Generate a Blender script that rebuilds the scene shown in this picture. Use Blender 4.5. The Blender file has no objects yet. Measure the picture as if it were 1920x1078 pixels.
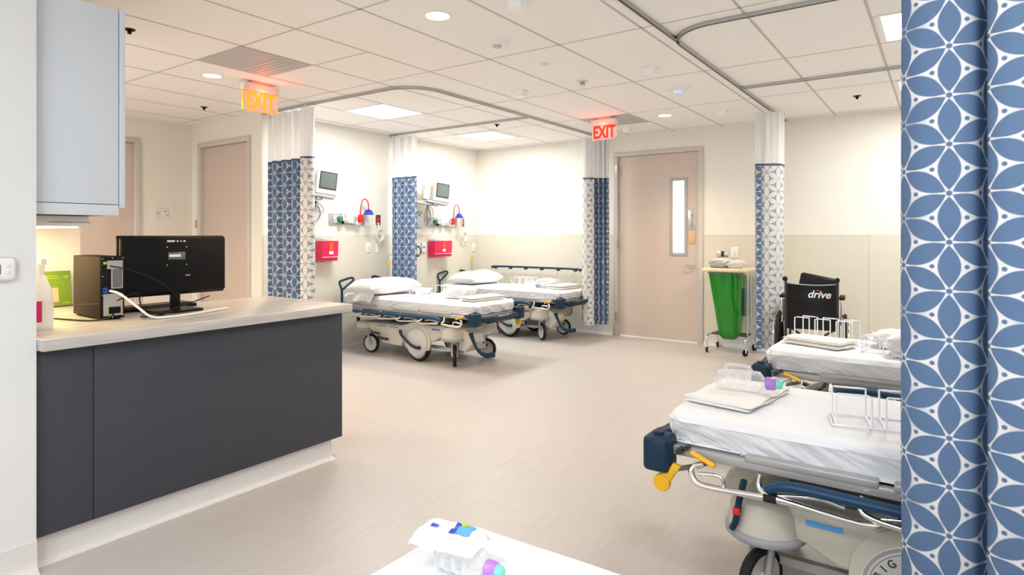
import bpy, bmesh, math, random
from mathutils import Vector, Matrix, noise
random.seed(7)
S = bpy.context.scene
C = S.collection
PI = math.pi

# ------------------------------------------------------------------ camera, world, light, exposure
CEIL = 2.605
cam_d = bpy.data.cameras.new('camera'); cam = bpy.data.objects.new('camera', cam_d); C.objects.link(cam)
cam.location = (0, 0, 1.32); cam.rotation_euler = (PI/2, 0, math.radians(35.05))
cam_d.sensor_width = 36; cam_d.lens = 1149/1920*36; cam_d.shift_y = -99/1920
cam_d.clip_start = .02
S.camera = cam
S.view_settings.view_transform = 'Standard'; S.view_settings.look = 'None'
S.view_settings.gamma = 1; S.view_settings.use_curve_mapping = False
S.view_settings.exposure = 0.30
W = bpy.data.worlds.new('world'); S.world = W; W.use_nodes = True
W.node_tree.nodes['Background'].inputs[0].default_value = (.86, .92, 1, 1)
W.node_tree.nodes['Background'].inputs[1].default_value = 1.5
PANEL_W, DOWN_W = 24, 12
def area(name, loc, sx, sy, power, col, spread=PI):
    d = bpy.data.lights.new(name, 'AREA'); d.shape = 'RECTANGLE'; d.size = sx; d.size_y = sy
    d.energy = power; d.color = col; d.spread = spread
    o = bpy.data.objects.new(name, d); C.objects.link(o); o.location = loc
    return o

# ------------------------------------------------------------------ materials
MATS = {}
def mat(name, col, rough=.5, metal=0, bump=0, bscale=40, vary=0, vscale=8, spec=.5, emit=None, estr=0, trans=0, alpha=1, stretch=None, coat=0, ior=1.45, sss=0):
    if name in MATS: return MATS[name]
    m = bpy.data.materials.new(name); m.use_nodes = True; nt = m.node_tree; b = nt.nodes['Principled BSDF']
    b.inputs['Base Color'].default_value = (*col, 1); b.inputs['Roughness'].default_value = rough
    b.inputs['Metallic'].default_value = metal; b.inputs['Specular IOR Level'].default_value = spec
    b.inputs['Transmission Weight'].default_value = trans; b.inputs['Alpha'].default_value = alpha
    b.inputs['Coat Weight'].default_value = coat; b.inputs['IOR'].default_value = ior
    if emit: b.inputs['Emission Color'].default_value = (*emit, 1); b.inputs['Emission Strength'].default_value = estr
    tc = nt.nodes.new('ShaderNodeTexCoord'); mp = nt.nodes.new('ShaderNodeMapping')
    nt.links.new(tc.outputs['Object'], mp.inputs[0])
    if stretch: mp.inputs['Scale'].default_value = stretch
    n = nt.nodes.new('ShaderNodeTexNoise'); n.inputs['Scale'].default_value = vscale; n.inputs['Detail'].default_value = 4
    nt.links.new(mp.outputs[0], n.inputs['Vector'])
    v = max(vary, .015)
    mx = nt.nodes.new('ShaderNodeMix'); mx.data_type = 'RGBA'
    mx.inputs[6].default_value = (*[max(0, c*(1-v)) for c in col], 1)
    mx.inputs[7].default_value = (*[min(1, c*(1+v)) for c in col], 1)
    nt.links.new(n.outputs[0], mx.inputs[0]); nt.links.new(mx.outputs[2], b.inputs['Base Color'])
    if bump:
        n2 = nt.nodes.new('ShaderNodeTexNoise'); n2.inputs['Scale'].default_value = bscale; n2.inputs['Detail'].default_value = 5
        nt.links.new(mp.outputs[0], n2.inputs['Vector'])
        bp = nt.nodes.new('ShaderNodeBump'); bp.inputs['Strength'].default_value = bump; bp.inputs['Distance'].default_value = .01
        nt.links.new(n2.outputs[0], bp.inputs['Height']); nt.links.new(bp.outputs[0], b.inputs['Normal'])
    MATS[name] = m
    return m
M = dict(
 wall=mat('wall_paint', (.84, .81, .74), .6, bump=.03, bscale=200),
 wains=mat('wainscot_vinyl', (.70, .665, .56), .45, bump=.02, bscale=150, vary=.02),
 cove=mat('cove_vinyl', (.70, .675, .66), .5, vary=.05, vscale=30),
 nearwall=mat('near_wall_paint', (.74, .745, .74), .6, bump=.04, bscale=250),
 ceil=mat('ceiling_tile', (.95, .925, .90), .85, bump=.12, bscale=350, vary=.02, vscale=60),
 tbar=mat('ceiling_grid', (.56, .53, .49), .6),
 door=mat('door_laminate', (.60, .50, .435), .5, vary=.04, vscale=5, stretch=(1, 1, .2)),
 frame=mat('door_frame_paint', (.60, .56, .53), .45),
 gframe=mat('window_frame_paint', (.42, .41, .41), .4),
 steel=mat('brushed_steel', (.62, .61, .59), .28, 1, vary=.08, vscale=60, stretch=(1, 1, 12)),
 chrome=mat('chrome', (.82, .80, .77), .12, 1),
 alu=mat('aluminium_track', (.50, .50, .50), .35, .9),
 white=mat('white_plastic', (.86, .86, .85), .35),
 bright=mat('bright_white_plastic', (.95, .95, .95), .4),
 offw=mat('off_white_plastic', (.76, .73, .66), .4),
 cream=mat('cream_base_plastic', (.58, .55, .47), .38, bump=.02, bscale=80, vary=.03),
 disc=mat('wheel_disc_grey', (.60, .59, .57), .35),
 greyp=mat('grey_plastic', (.33, .34, .36), .45),
 lgrey=mat('light_grey_metal', (.44, .44, .435), .38, .3),
 navy=mat('navy_plastic', (.008, .032, .062), .42, spec=.3, bump=.03, bscale=60),
 navyrail=mat('blue_rail_plastic', (.010, .050, .115), .35, spec=.35),
 black=mat('black_plastic', (.005, .005, .006), .4, spec=.2),
 rubber=mat('black_rubber', (.018, .018, .018), .7, spec=.25),
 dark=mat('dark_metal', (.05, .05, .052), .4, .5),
 yellow=mat('yellow_plastic', (.85, .47, .015), .38),
 sheet=mat('white_sheet', (.80, .815, .85), .85, bump=.5, bscale=11, vary=.01),
 pillow=mat('white_pillowcase', (.85, .845, .84), .85, bump=.3, bscale=14),
 blanket=mat('cream_blanket', (.84, .81, .74), .95, bump=.5, bscale=120),
 towel=mat('white_towel', (.86, .85, .83), .95, bump=.5, bscale=150),
 counter=mat('counter_laminate', (.52, .50, .48), .22, vary=.30, vscale=5, stretch=(6, .7, 10)),
 panel=mat('charcoal_laminate', (.046, .050, .064), .55, bump=.05, bscale=300, vary=.12, vscale=60),
 cab=mat('cabinet_white', (.64, .685, .74), .4),
 wood=mat('cabinet_underside', (.25, .13, .06), .6, vary=.2, stretch=(1, 8, 8)),
 red=mat('sharps_red', (.80, .018, .09), .28),
 redp=mat('red_plastic', (.7, .02, .02), .35),
 orange=mat('orange_label', (.75, .10, .01), .5),
 blue=mat('blue_plastic', (.02, .06, .48), .35),
 green=mat('green_plastic', (.03, .22, .14), .4),
 purple=mat('purple_plastic', (.42, .20, .62), .35),
 mint=mat('mint_plastic', (.18, .66, .52), .35),
 screen=mat('grey_screen', (.11, .135, .13), .2),
 bag=mat('green_bag_film', (.003, .22, .005), .22, bump=1.0, bscale=11, vary=.35, vscale=6, coat=.4),
 pink=mat('pink_label', (.65, .01, .16), .4),
 brass=mat('dark_brass_plate', (.12, .075, .03), .4, .3),
 gold=mat('ochre_sticker', (.50, .38, .08), .6),
 binder=mat('green_book_cover', (.17, .29, .025), .4, vary=.25, vscale=8),
 tan=mat('tan_sign', (.66, .44, .25), .5),
 caseside=mat('tower_case_side', (.020, .015, .010), .6, 0, spec=.08),
 galv=mat('galvanised_steel', (.48, .5, .5), .4, .6, vary=.2, vscale=60),
 vinyl=mat('black_vinyl', (.007, .0065, .007), .42, spec=.3, bump=.25, bscale=30),
 paper=mat('white_paper', (.84, .82, .78), .8),
 ink=mat('grey_ink', (.45, .42, .40), .8),
 bluesk=mat('blue_sticker', (.10, .40, .85), .4),
 deepblue=mat('deep_blue_sticker', (.10, .16, .55), .4),
 redsk=mat('red_sticker', (.55, .04, .05), .4),
 lime=mat('lime_print', (.40, .55, .03), .5),
 wtext=mat('white_lettering', (.85, .85, .85), .5),
 dtext=mat('dark_lettering', (.06, .06, .07), .5),
 creamlid=mat('cream_lid', (.80, .70, .48), .45),
 wire=mat('white_coated_wire', (.86, .87, .92), .35),
 led=mat('light_diffuser', (1, 1, 1), .5, emit=(1, .985, .95), estr=9),
 warmled=mat('warm_lamp_lens', (1, .9, .7), .5, emit=(1, .80, .52), estr=14),
 ucled=mat('task_lamp_lens', (1, .9, .7), .5, emit=(1, .74, .40), estr=10),
 bluled=mat('blue_status_light', (.1, .2, 1), .5, emit=(.2, .3, 1), estr=2),
 exitred=mat('exit_letter_red', (.8, .01, .005), .5, emit=(1, .02, .005), estr=1.3),
 exitorange=mat('exit_letter_orange', (.9, .25, .01), .5, emit=(1, .22, .01), estr=1.3),
 winlight=mat('bright_corridor_glass', (.9, .93, .9), .2, emit=(1, 1, .95), estr=1.1),
 vent=mat('vent_grille_grey', (.52, .50, .50), .6),
 tank=mat('grey_tank', (.20, .24, .27), .5),
)
def clear(name, tint, a, rough=.08):
    m = bpy.data.materials.new(name); m.use_nodes = True; nt = m.node_tree; b = nt.nodes['Principled BSDF']
    out = nt.nodes['Material Output']; t = nt.nodes.new('ShaderNodeBsdfTransparent'); mx = nt.nodes.new('ShaderNodeMixShader')
    b.inputs['Base Color'].default_value = (*tint, 1); b.inputs['Roughness'].default_value = rough
    lw = nt.nodes.new('ShaderNodeLayerWeight'); lw.inputs[0].default_value = .35
    mr = nt.nodes.new('ShaderNodeMapRange'); mr.inputs[3].default_value = a; mr.inputs[4].default_value = min(1, a+.6)
    n = nt.nodes.new('ShaderNodeTexNoise'); n.inputs['Scale'].default_value = 25
    bp = nt.nodes.new('ShaderNodeBump'); bp.inputs['Strength'].default_value = .3; nt.links.new(n.outputs[0], bp.inputs['Height']); nt.links.new(bp.outputs[0], b.inputs['Normal'])
    nt.links.new(lw.outputs['Facing'], mr.inputs[0]); nt.links.new(mr.outputs[0], mx.inputs[0])
    nt.links.new(t.outputs[0], mx.inputs[1]); nt.links.new(b.outputs[0], mx.inputs[2]); nt.links.new(mx.outputs[0], out.inputs[0])
    MATS[name] = m; return m
M['clear'] = clear('clear_plastic', (.86, .88, .9), .22)
M['bagclear'] = clear('clear_bag_film', (.9, .91, .92), .3, .15)
M['acrylic'] = clear('exit_sign_acrylic', (.95, .88, .86), .55)
M['net'] = clear('curtain_net', (.93, .92, .92), .5, .8)

def floor_material():
    m = mat('floor_vinyl', (.60, .545, .50), .42); nt = m.node_tree; b = nt.nodes['Principled BSDF']
    tc = nt.nodes['Texture Coordinate']
    mp = nt.nodes.new('ShaderNodeMapping'); mp.inputs['Scale'].default_value = (26, 2.2, 1); mp.inputs['Rotation'].default_value = (0, 0, .0)
    n = nt.nodes.new('ShaderNodeTexNoise'); n.inputs['Scale'].default_value = 1.6; n.inputs['Detail'].default_value = 7; n.inputs['Roughness'].default_value = .65
    nt.links.new(tc.outputs['Object'], mp.inputs[0]); nt.links.new(mp.outputs[0], n.inputs['Vector'])
    cr = nt.nodes.new('ShaderNodeValToRGB'); cr.color_ramp.elements[0].position = .3; cr.color_ramp.elements[1].position = .7
    cr.color_ramp.elements[0].color = (.475, .45, .435, 1); cr.color_ramp.elements[1].color = (.535, .505, .488, 1)
    nt.links.new(n.outputs[0], cr.inputs[0])
    # welded sheet seams, lines along X every 1.83 m
    sx = nt.nodes.new('ShaderNodeSeparateXYZ'); nt.links.new(tc.outputs['Object'], sx.inputs[0])
    a = nt.nodes.new('ShaderNodeMath'); a.operation = 'PINGPONG'; a.inputs[1].default_value = .915
    ad = nt.nodes.new('ShaderNodeMath'); ad.operation = 'ADD'; ad.inputs[1].default_value = .24
    nt.links.new(sx.outputs[0], ad.inputs[0]); nt.links.new(ad.outputs[0], a.inputs[0])
    lt = nt.nodes.new('ShaderNodeMath'); lt.operation = 'LESS_THAN'; lt.inputs[1].default_value = .0022; nt.links.new(a.outputs[0], lt.inputs[0])
    mx = nt.nodes.new('ShaderNodeMix'); mx.data_type = 'RGBA'; mx.inputs[7].default_value = (.46, .40, .36, 1)
    nt.links.new(lt.outputs[0], mx.inputs[0]); nt.links.new(cr.outputs[0], mx.inputs[6]); nt.links.new(mx.outputs[2], b.inputs['Base Color'])
    return m
M['floor'] = floor_material()

def sheet_material():
    m = M['sheet']; nt = m.node_tree; b = nt.nodes['Principled BSDF']; L = nt.links.new
    tc = nt.nodes['Texture Coordinate']; sx = nt.nodes.new('ShaderNodeSeparateXYZ'); L(tc.outputs['Object'], sx.inputs[0])
    def mad(a, ka, c, kc):
        n1 = nt.nodes.new('ShaderNodeMath'); n1.operation = 'MULTIPLY'; n1.inputs[1].default_value = ka; L(a, n1.inputs[0])
        n2 = nt.nodes.new('ShaderNodeMath'); n2.operation = 'MULTIPLY_ADD'; n2.inputs[1].default_value = kc; L(c, n2.inputs[0]); L(n1.outputs[0], n2.inputs[2]); return n2.outputs[0]
    cb = nt.nodes.new('ShaderNodeCombineXYZ')
    L(mad(sx.outputs[0], 9, sx.outputs[2], 14), cb.inputs[0]); L(mad(sx.outputs[0], 1.2, sx.outputs[2], -4), cb.inputs[1]); L(mad(sx.outputs[1], 9, sx.outputs[2], 10), cb.inputs[2])
    n = nt.nodes.new('ShaderNodeTexNoise'); n.inputs['Scale'].default_value = 1; n.inputs['Detail'].default_value = 2; L(cb.outputs[0], n.inputs['Vector'])
    ge = nt.nodes.new('ShaderNodeNewGeometry'); gz = nt.nodes.new('ShaderNodeSeparateXYZ'); L(ge.outputs['Normal'], gz.inputs[0])
    st = nt.nodes.new('ShaderNodeMapRange'); st.inputs[1].default_value = .2; st.inputs[2].default_value = .95; st.inputs[3].default_value = .8; st.inputs[4].default_value = .22; L(gz.outputs[2], st.inputs[0])
    bp = nt.nodes.new('ShaderNodeBump'); bp.inputs['Distance'].default_value = .035; L(st.outputs[0], bp.inputs['Strength']); L(n.outputs[0], bp.inputs['Height']); L(bp.outputs[0], b.inputs['Normal'])
sheet_material()
def petal_material(name, petal, petal2, line, p=.13):
    """six-petal flowers on a triangular lattice of pitch p, worked out from the cloth's UV in metres"""
    m = bpy.data.materials.new(name); m.use_nodes = True; nt = m.node_tree; L = nt.links.new; b = nt.nodes['Principled BSDF']
    def val(x): return x
    def mth(op, a, b_=None, c=None):
        n = nt.nodes.new('ShaderNodeMath'); n.operation = op
        for i, s in enumerate((a, b_, c)):
            if s is None: continue
            if isinstance(s, (int, float)): n.inputs[i].default_value = s
            else: L(s, n.inputs[i])
        return n.outputs[0]
    uv = nt.nodes.new('ShaderNodeUVMap'); uv.uv_map = 'UVMap'
    sp = nt.nodes.new('ShaderNodeSeparateXYZ'); L(uv.outputs[0], sp.inputs[0]); U, V = mth('DIVIDE', sp.outputs[0], p), mth('DIVIDE', sp.outputs[1], p)
    q3 = math.sqrt(3)
    def wrap(x, per): return mth('WRAP', x, per/2, -per/2)
    best = None
    for k in range(3):
        a = k*PI/3; ca, sa = math.cos(a), math.sin(a)
        x = mth('ADD', mth('MULTIPLY', U, ca), mth('MULTIPLY', V, sa)); y = mth('SUBTRACT', mth('MULTIPLY', V, ca), mth('MULTIPLY', U, sa))
        for ox, oy in ((0, .5), (q3/2, 0)):
            lx = mth('ABSOLUTE', wrap(mth('SUBTRACT', x, ox), q3)); ly = wrap(mth('SUBTRACT', y, oy), 1.0)
            yy = mth('MULTIPLY', mth('MULTIPLY', ly, ly), 1/(.435**2))
            d = mth('SUBTRACT', mth('MULTIPLY', mth('SUBTRACT', 1.0, yy), .195), lx)
            best = d if best is None else mth('MAXIMUM', best, d)
    pts = [(0, 0, .055), (q3/2, .5, .055)]
    for sx in (1, -1): pts += [(sx/q3, 0, .045), (sx/q3+q3/2, .5, .045)]
    for px, py, r in pts:
        lx = wrap(mth('SUBTRACT', U, px), q3); ly = wrap(mth('SUBTRACT', V, py), 1.0)
        d = mth('SUBTRACT', r, mth('SQRT', mth('ADD', mth('MULTIPLY', lx, lx), mth('MULTIPLY', ly, ly))))
        best = mth('MAXIMUM', best, d)
    mr = nt.nodes.new('ShaderNodeMapRange'); mr.inputs[1].default_value = -.012; mr.inputs[2].default_value = .012; L(best, mr.inputs[0])
    mpn = nt.nodes.new('ShaderNodeMapping'); mpn.inputs['Scale'].default_value = (30, 700, 1); L(uv.outputs[0], mpn.inputs[0])
    n = nt.nodes.new('ShaderNodeTexNoise'); n.inputs['Scale'].default_value = 1; n.inputs['Detail'].default_value = 3; L(mpn.outputs[0], n.inputs['Vector'])
    mc = nt.nodes.new('ShaderNodeMix'); mc.data_type = 'RGBA'; mc.inputs[6].default_value = (*petal, 1); mc.inputs[7].default_value = (*petal2, 1); L(n.outputs[0], mc.inputs[0])
    fx = wrap(mth('SUBTRACT', U, q3/2), q3); fy = wrap(mth('SUBTRACT', V, .5), 2.0)
    fr_ = nt.nodes.new('ShaderNodeMapRange'); fr_.inputs[1].default_value = .15; fr_.inputs[2].default_value = .6; fr_.inputs[3].default_value = .5; fr_.inputs[4].default_value = 0
    L(mth('SQRT', mth('ADD', mth('MULTIPLY', fx, fx), mth('MULTIPLY', fy, fy))), fr_.inputs[0])
    ml = nt.nodes.new('ShaderNodeMix'); ml.data_type = 'RGBA'; ml.inputs[6].default_value = (*line, 1); L(fr_.outputs[0], ml.inputs[0]); L(mc.outputs[2], ml.inputs[7])
    mx = nt.nodes.new('ShaderNodeMix'); mx.data_type = 'RGBA'; L(ml.outputs[2], mx.inputs[6])
    L(mr.outputs[0], mx.inputs[0]); L(mc.outputs[2], mx.inputs[7]); L(mx.outputs[2], b.inputs['Base Color'])
    b.inputs['Roughness'].default_value = .75
    MATS[name] = m; return m
def petal_reverse(name, ground, line, p=.13):
    return petal_material(name, ground, ground, line, p)
M['clothhem'] = mat('blue_hem', (.06, .095, .19), .8)
M['cloth'] = petal_material('petal_cloth_face', (.085, .15, .275), (.11, .19, .33), (.74, .74, .74))
M['clothback'] = petal_material('petal_cloth_reverse', (.66, .66, .64), (.70, .70, .68), (.10, .15, .27))

# ------------------------------------------------------------------ mesh helpers
class MB:
    def __init__(s): s.bm = bmesh.new()
    def box(s, x0, x1, y0, y1, z0, z1, bev=0, seg=2, rot=None, piv=None):
        r = bmesh.ops.create_cube(s.bm, size=1); vs = r['verts']
        c = Vector(((x0+x1)/2, (y0+y1)/2, (z0+z1)/2))
        for v in vs: v.co = Vector((v.co.x*(x1-x0), v.co.y*(y1-y0), v.co.z*(z1-z0))) + c
        if bev:
            es = list({e for v in vs for e in v.link_edges})
            g = bmesh.ops.bevel(s.bm, geom=es, offset=bev, segments=seg, affect='EDGES', profile=.5)
            vs = list({v for f in g['faces'] for v in f.verts} | {v for v in vs if v.is_valid})
        if rot is not None:
            R = rot if isinstance(rot, Matrix) else Matrix.Rotation(rot, 3, 'Z'); pv = Vector(piv) if piv is not None else c
            for v in vs: v.co = R @ (v.co-pv)+pv
        return s
    def prism(s, pts, axis, a0, a1, bev=0, seg=2):
        """polygon pts in the plane normal to axis, extruded from a0 to a1"""
        def P(p, a):
            return {'x': (a, p[0], p[1]), 'y': (p[0], a, p[1]), 'z': (p[0], p[1], a)}[axis]
        v0 = [s.bm.verts.new(P(p, a0)) for p in pts]; v1 = [s.bm.verts.new(P(p, a1)) for p in pts]
        n = len(pts); fs = [s.bm.faces.new(v0), s.bm.faces.new(v1[::-1])]
        for i in range(n): fs.append(s.bm.faces.new((v0[i], v1[i], v1[(i+1) % n], v0[(i+1) % n])))
        bmesh.ops.recalc_face_normals(s.bm, faces=fs)
        if bev:
            es = list({e for f in fs[:2] for e in f.edges})
            bmesh.ops.bevel(s.bm, geom=es, offset=bev, segments=seg, affect='EDGES', profile=.5)
        return s
    def cyl(s, p0, p1, r0, r1=None, n=20, caps=True):
        r1 = r0 if r1 is None else r1; p0, p1 = Vector(p0), Vector(p1); d = (p1-p0); q = d.to_track_quat('Z', 'Y')
        a = [s.bm.verts.new(p0 + q @ Vector((r0*math.cos(2*PI*i/n), r0*math.sin(2*PI*i/n), 0))) for i in range(n)]
        b = [s.bm.verts.new(p1 + q @ Vector((r1*math.cos(2*PI*i/n), r1*math.sin(2*PI*i/n), 0))) for i in range(n)]
        for i in range(n): s.bm.faces.new((a[i], a[(i+1) % n], b[(i+1) % n], b[i]))
        if caps: s.bm.faces.new(a[::-1]); s.bm.faces.new(b)
        return s
    def lathe(s, prof, o=(0, 0, 0), axis=(0, 0, 1), n=28):
        """prof: list of (r, h) along axis"""
        q = Vector(axis).to_track_quat('Z', 'Y'); o = Vector(o); rings = []
        for r, h in prof:
            if r < 1e-6: rings.append([s.bm.verts.new(o + q @ Vector((0, 0, h)))])
            else: rings.append([s.bm.verts.new(o + q @ Vector((r*math.cos(2*PI*i/n), r*math.sin(2*PI*i/n), h))) for i in range(n)])
        for A, B in zip(rings, rings[1:]):
            for i in range(n):
                j = (i+1) % n
                if len(A) == 1 and len(B) == 1: continue
                if len(A) == 1: s.bm.faces.new((A[0], B[j], B[i]))
                elif len(B) == 1: s.bm.faces.new((A[i], A[j], B[0]))
                else: s.bm.faces.new((A[i], A[j], B[j], B[i]))
        return s
    def tube(s, pts, r, n=10, smooth=3, closed=False, flat=1):
        P = [Vector(p) for p in pts]
        if smooth: P = crom(P, smooth, closed)
        m = len(P); rings = []; up = None
        for i in range(m):
            if closed: t = (P[(i+1) % m]-P[i-1])
            else: t = P[min(i+1, m-1)]-P[max(i-1, 0)]
            t = t.normalized() if t.length > 1e-9 else Vector((0, 0, 1))
            if up is None: up = Vector((0, 0, 1)) if abs(t.z) < .9 else Vector((1, 0, 0))
            sd = t.cross(up).normalized(); up = sd.cross(t).normalized()
            rr = r if not callable(r) else r(i/(m-1))
            rings.append([s.bm.verts.new(P[i] + sd*rr*math.cos(2*PI*k/n) + up*rr*flat*math.sin(2*PI*k/n)) for k in range(n)])
        rg = list(zip(rings, rings[1:])) + ([(rings[-1], rings[0])] if closed else [])
        for A, B in rg:
            for k in range(n): s.bm.faces.new((A[k], B[k], B[(k+1) % n], A[(k+1) % n]))
        if not closed: s.bm.faces.new(rings[0]); s.bm.faces.new(rings[-1][::-1])
        return s
    def grid(s, fn, nu, nv, wrapu=False):
        V = [[s.bm.verts.new(fn(i/nu, j/nv)) for j in range(nv+1)] for i in range(nu+(0 if wrapu else 1))]
        nn = len(V)
        for i in range(nu):
            for j in range(nv):
                a, b = V[i % nn], V[(i+1) % nn]
                s.bm.faces.new((a[j], b[j], b[j+1], a[j+1]))
        return s
    def build(s, name, m, parent=None, smooth=True, ang=50):
        me = bpy.data.meshes.new(name)
        bmesh.ops.recalc_face_normals(s.bm, faces=s.bm.faces[:])
        if smooth:
            for f in s.bm.faces: f.smooth = True
            for e in s.bm.edges:
                if len(e.link_faces) == 2 and e.calc_face_angle(0) > math.radians(ang): e.smooth = False
        s.bm.to_mesh(me); s.bm.free(); me.materials.append(m if not isinstance(m, str) else M[m])
        o = bpy.data.objects.new(name, me); C.objects.link(o)
        if parent: o.parent = parent
        return o
def crom(P, k, closed=False):
    out = []; m = len(P); rng = range(m if closed else m-1)
    for i in rng:
        p0 = P[i-1] if (i > 0 or closed) else P[i]; p1 = P[i]; p2 = P[(i+1) % m]; p3 = P[(i+2) % m] if (i+2 < m or closed) else p2
        for j in range(k):
            t = j/k
            out.append(.5*((2*p1)+(-p0+p2)*t+(2*p0-5*p1+4*p2-p3)*t*t+(-p0+3*p1-3*p2+p3)*t**3))
    if not closed: out.append(P[-1])
    return out
def thing(name, label, cat, loc=(0, 0, 0), rz=0, group=None):
    o = bpy.data.objects.new(name, None); C.objects.link(o); o.location = loc; o.rotation_euler = (0, 0, rz)
    o.empty_display_size = .1; return tag(o, label, cat, group)
def tag(o, label, cat, group=None):
    o['label'] = label; o['category'] = cat
    if group: o['group'] = group
    return o
def struct(o): o['kind'] = 'structure'; return o
def sbox(name, m, *a, parent=None, **k):
    o = MB().box(*a, **k).build(name, m, parent)
    return o if parent else struct(o)
def text(body, size, m, parent, name='lettering', loc=(0, 0, 0), rot=(0, 0, 0), depth=.0006, shear=0, offset=0, align='CENTER', sx=1):
    cu = bpy.data.curves.new(name, 'FONT'); cu.body = body; cu.size = size; cu.extrude = depth; cu.shear = shear; cu.offset = offset
    cu.align_x = align; cu.align_y = 'CENTER'
    t = bpy.data.objects.new(name, cu); C.objects.link(t)
    bpy.context.view_layer.update(); dg = bpy.context.evaluated_depsgraph_get()
    me = bpy.data.meshes.new_from_object(t.evaluated_get(dg)); bpy.data.objects.remove(t)
    me.materials.clear(); me.materials.append(M[m])
    o = bpy.data.objects.new(name, me); C.objects.link(o); o.parent = parent; o.location = loc; o.rotation_euler = rot; o.scale = (sx, 1, 1)
    return o
def copy_tree(o, parent=None):
    c = o.copy(); C.objects.link(c); c.parent = parent
    for ch in list(o.children): copy_tree(ch, c)
    return c

# ------------------------------------------------------------------ the room shell
YB = 7.37; XL = -5.81; XR = 1.45; YF = -2.6; XX = -7.2; YD = 3.73
sbox('floor', 'floor', XX-.2, XR+.15, YF, YB+.15, -.1, 0)
sbox('ceiling', 'ceil', XX-.2, XR+.15, YF, YB+.15, CEIL, CEIL+.1)
g = MB()
xs = [-.345+.592*i for i in range(-12, 4)]; ys = [3.58+1.221*i for i in range(-5, 4)]
for x in xs: g.box(x-.008, x+.008, YF, YB, CEIL-.0015, CEIL+.001)
for y in ys: g.box(XX, XR, y-.006, y+.006, CEIL-.0015, CEIL+.001)
for x0, y in ((-5.08, 4.19), (-3.904, 2.945), (-3.32, 6.61), (-.345, 4.19), (-.345, 6.63), (-5.08, 6.63)): g.box(x0, x0+.59, y-.006, y+.006, CEIL-.0015, CEIL+.001)
struct(g.build('trim_1', 'tbar'))
# wall with the main door: opening X -3.50..-2.41, top 2.38
DX0, DX1, DT = -3.475, -2.405, 2.385
wb = MB(); wb.box(XL-.15, DX0, YB, YB+.15, 0, CEIL); wb.box(DX1, XR+.15, YB, YB+.15, 0, CEIL); wb.box(DX0, DX1, YB, YB+.15, DT, CEIL)
struct(wb.build('wall_back', 'wall'))
sbox('wall_left', 'wall', XL-.15, XL, YD+.15, YB, 0, CEIL)
sbox('wall_right', 'wall', XR, XR+.15, YF, YB, 0, CEIL)
RD0, RD1, RT = -7.0, -6.05, 2.37
wr = MB(); wr.box(XX-.15, RD0, YD, YD+.15, 0, CEIL); wr.box(RD1, XL, YD, YD+.15, 0, CEIL); wr.box(RD0, RD1, YD, YD+.15, RT, CEIL)
struct(wr.build('wall_recess', 'wall'))
SD0, SD1 = 2.12, 3.11
wx = MB(); wx.box(XX-.15, XX, YF, SD0, 0, CEIL); wx.box(XX-.15, XX, SD1, YD, 0, CEIL); wx.box(XX-.15, XX, SD0, SD1, RT, CEIL)
struct(wx.build('wall_far_left', 'wall'))
sbox('wall_near', 'nearwall', -4.3, -2.9, YF, .894, 0, CEIL)
sbox('wall_stub', 'wall', -4.3, -4.17, .896, 1.5, 0, CEIL)
# wainscot sheets, caps and coved bases
sbox('trim_2', 'wains', XL, DX0-.06, YB-.006, YB, .12, 1.32)
t3 = MB(); t3.box(DX1+.06, -.63, YB-.006, YB, .12, 1.32); t3.box(-.625, XR, YB-.006, YB, .12, 1.32); struct(t3.build('trim_3', 'wains'))
sbox('trim_4', 'wains', XL, XL+.006, YD+.02, YB-.006, .12, 1.32)
def cove(name, axis, a, b, wallpos, sgn):
    pr = [(wallpos, 0), (wallpos+sgn*.05, 0), (wallpos+sgn*.03, .008), (wallpos+sgn*.014, .025), (wallpos+sgn*.008, .05), (wallpos+sgn*.008, .125), (wallpos, .125)]
    return struct(MB().prism(pr, axis, a, b).build(name, 'cove'))
cove('baseboard_back', 'x', XL+.008, DX0-.06, YB, -1); cove('baseboard_back_right', 'x', DX1+.06, XR, YB, -1)
cove('baseboard_left', 'y', YD, YB-.008, XL, 1); cove('baseboard_near', 'y', YF, .894, -2.9, 1)
cove('baseboard_recess', 'x', RD1+.06, XL, YD, -1)

def door_leaf(name, w, h, window=False):
    """built in the plane y=0 with the room on -y, x 0..w"""
    root = bpy.data.objects.new(name, None); C.objects.link(root); struct(root)
    fr = MB()
    for a, b in ((-.055, .005), (w-.005, w+.055)): fr.box(a, b, -.018, .12, 0, h, bev=.003)
    fr.box(-.055, w+.055, -.018, .12, h+.0005, h+.056, bev=.003)
    for a, b in ((.006, .02), (w-.02, w-.006)): fr.box(a, b, .075, .119, 0, h-.001)
    fr.build('door_frame', 'frame', root)
    if window:
        wx0, wx1, wz0, wz1 = w-.36, w-.155, 1.07, 2.015
        lf = MB(); lf.box(.007, wx0, .004, .048, .012, h-.004); lf.box(wx1, w-.007, .004, .048, .012, h-.004)
        lf.box(wx0, wx1, .004, .048, .012, wz0); lf.box(wx0, wx1, .004, .048, wz1, h-.004)
        lf.build('door_leaf', 'door', root)
        wf = MB()
        for a, b, c, d in ((wx0-.012, wx0+.028, wz0-.012, wz1+.012), (wx1-.028, wx1+.012, wz0-.012, wz1+.012)): wf.box(a, b, -.004, .05, c, d, bev=.003)
        for c, d in ((wz0-.012, wz0+.028), (wz1-.028, wz1+.012)): wf.box(wx0+.0285, wx1-.0285, -.004, .05, c, d, bev=.003)
        wf.build('vision_frame', 'gframe', root)
        MB().box(wx0+.02, wx1-.02, .02, .028, wz0+.02, wz1-.02).build('glass', 'winlight', root)
    else:
        MB().box(.007, w-.007, .03, .07, .012, h-.004).build('door_leaf', 'door', root)
    return root
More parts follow.
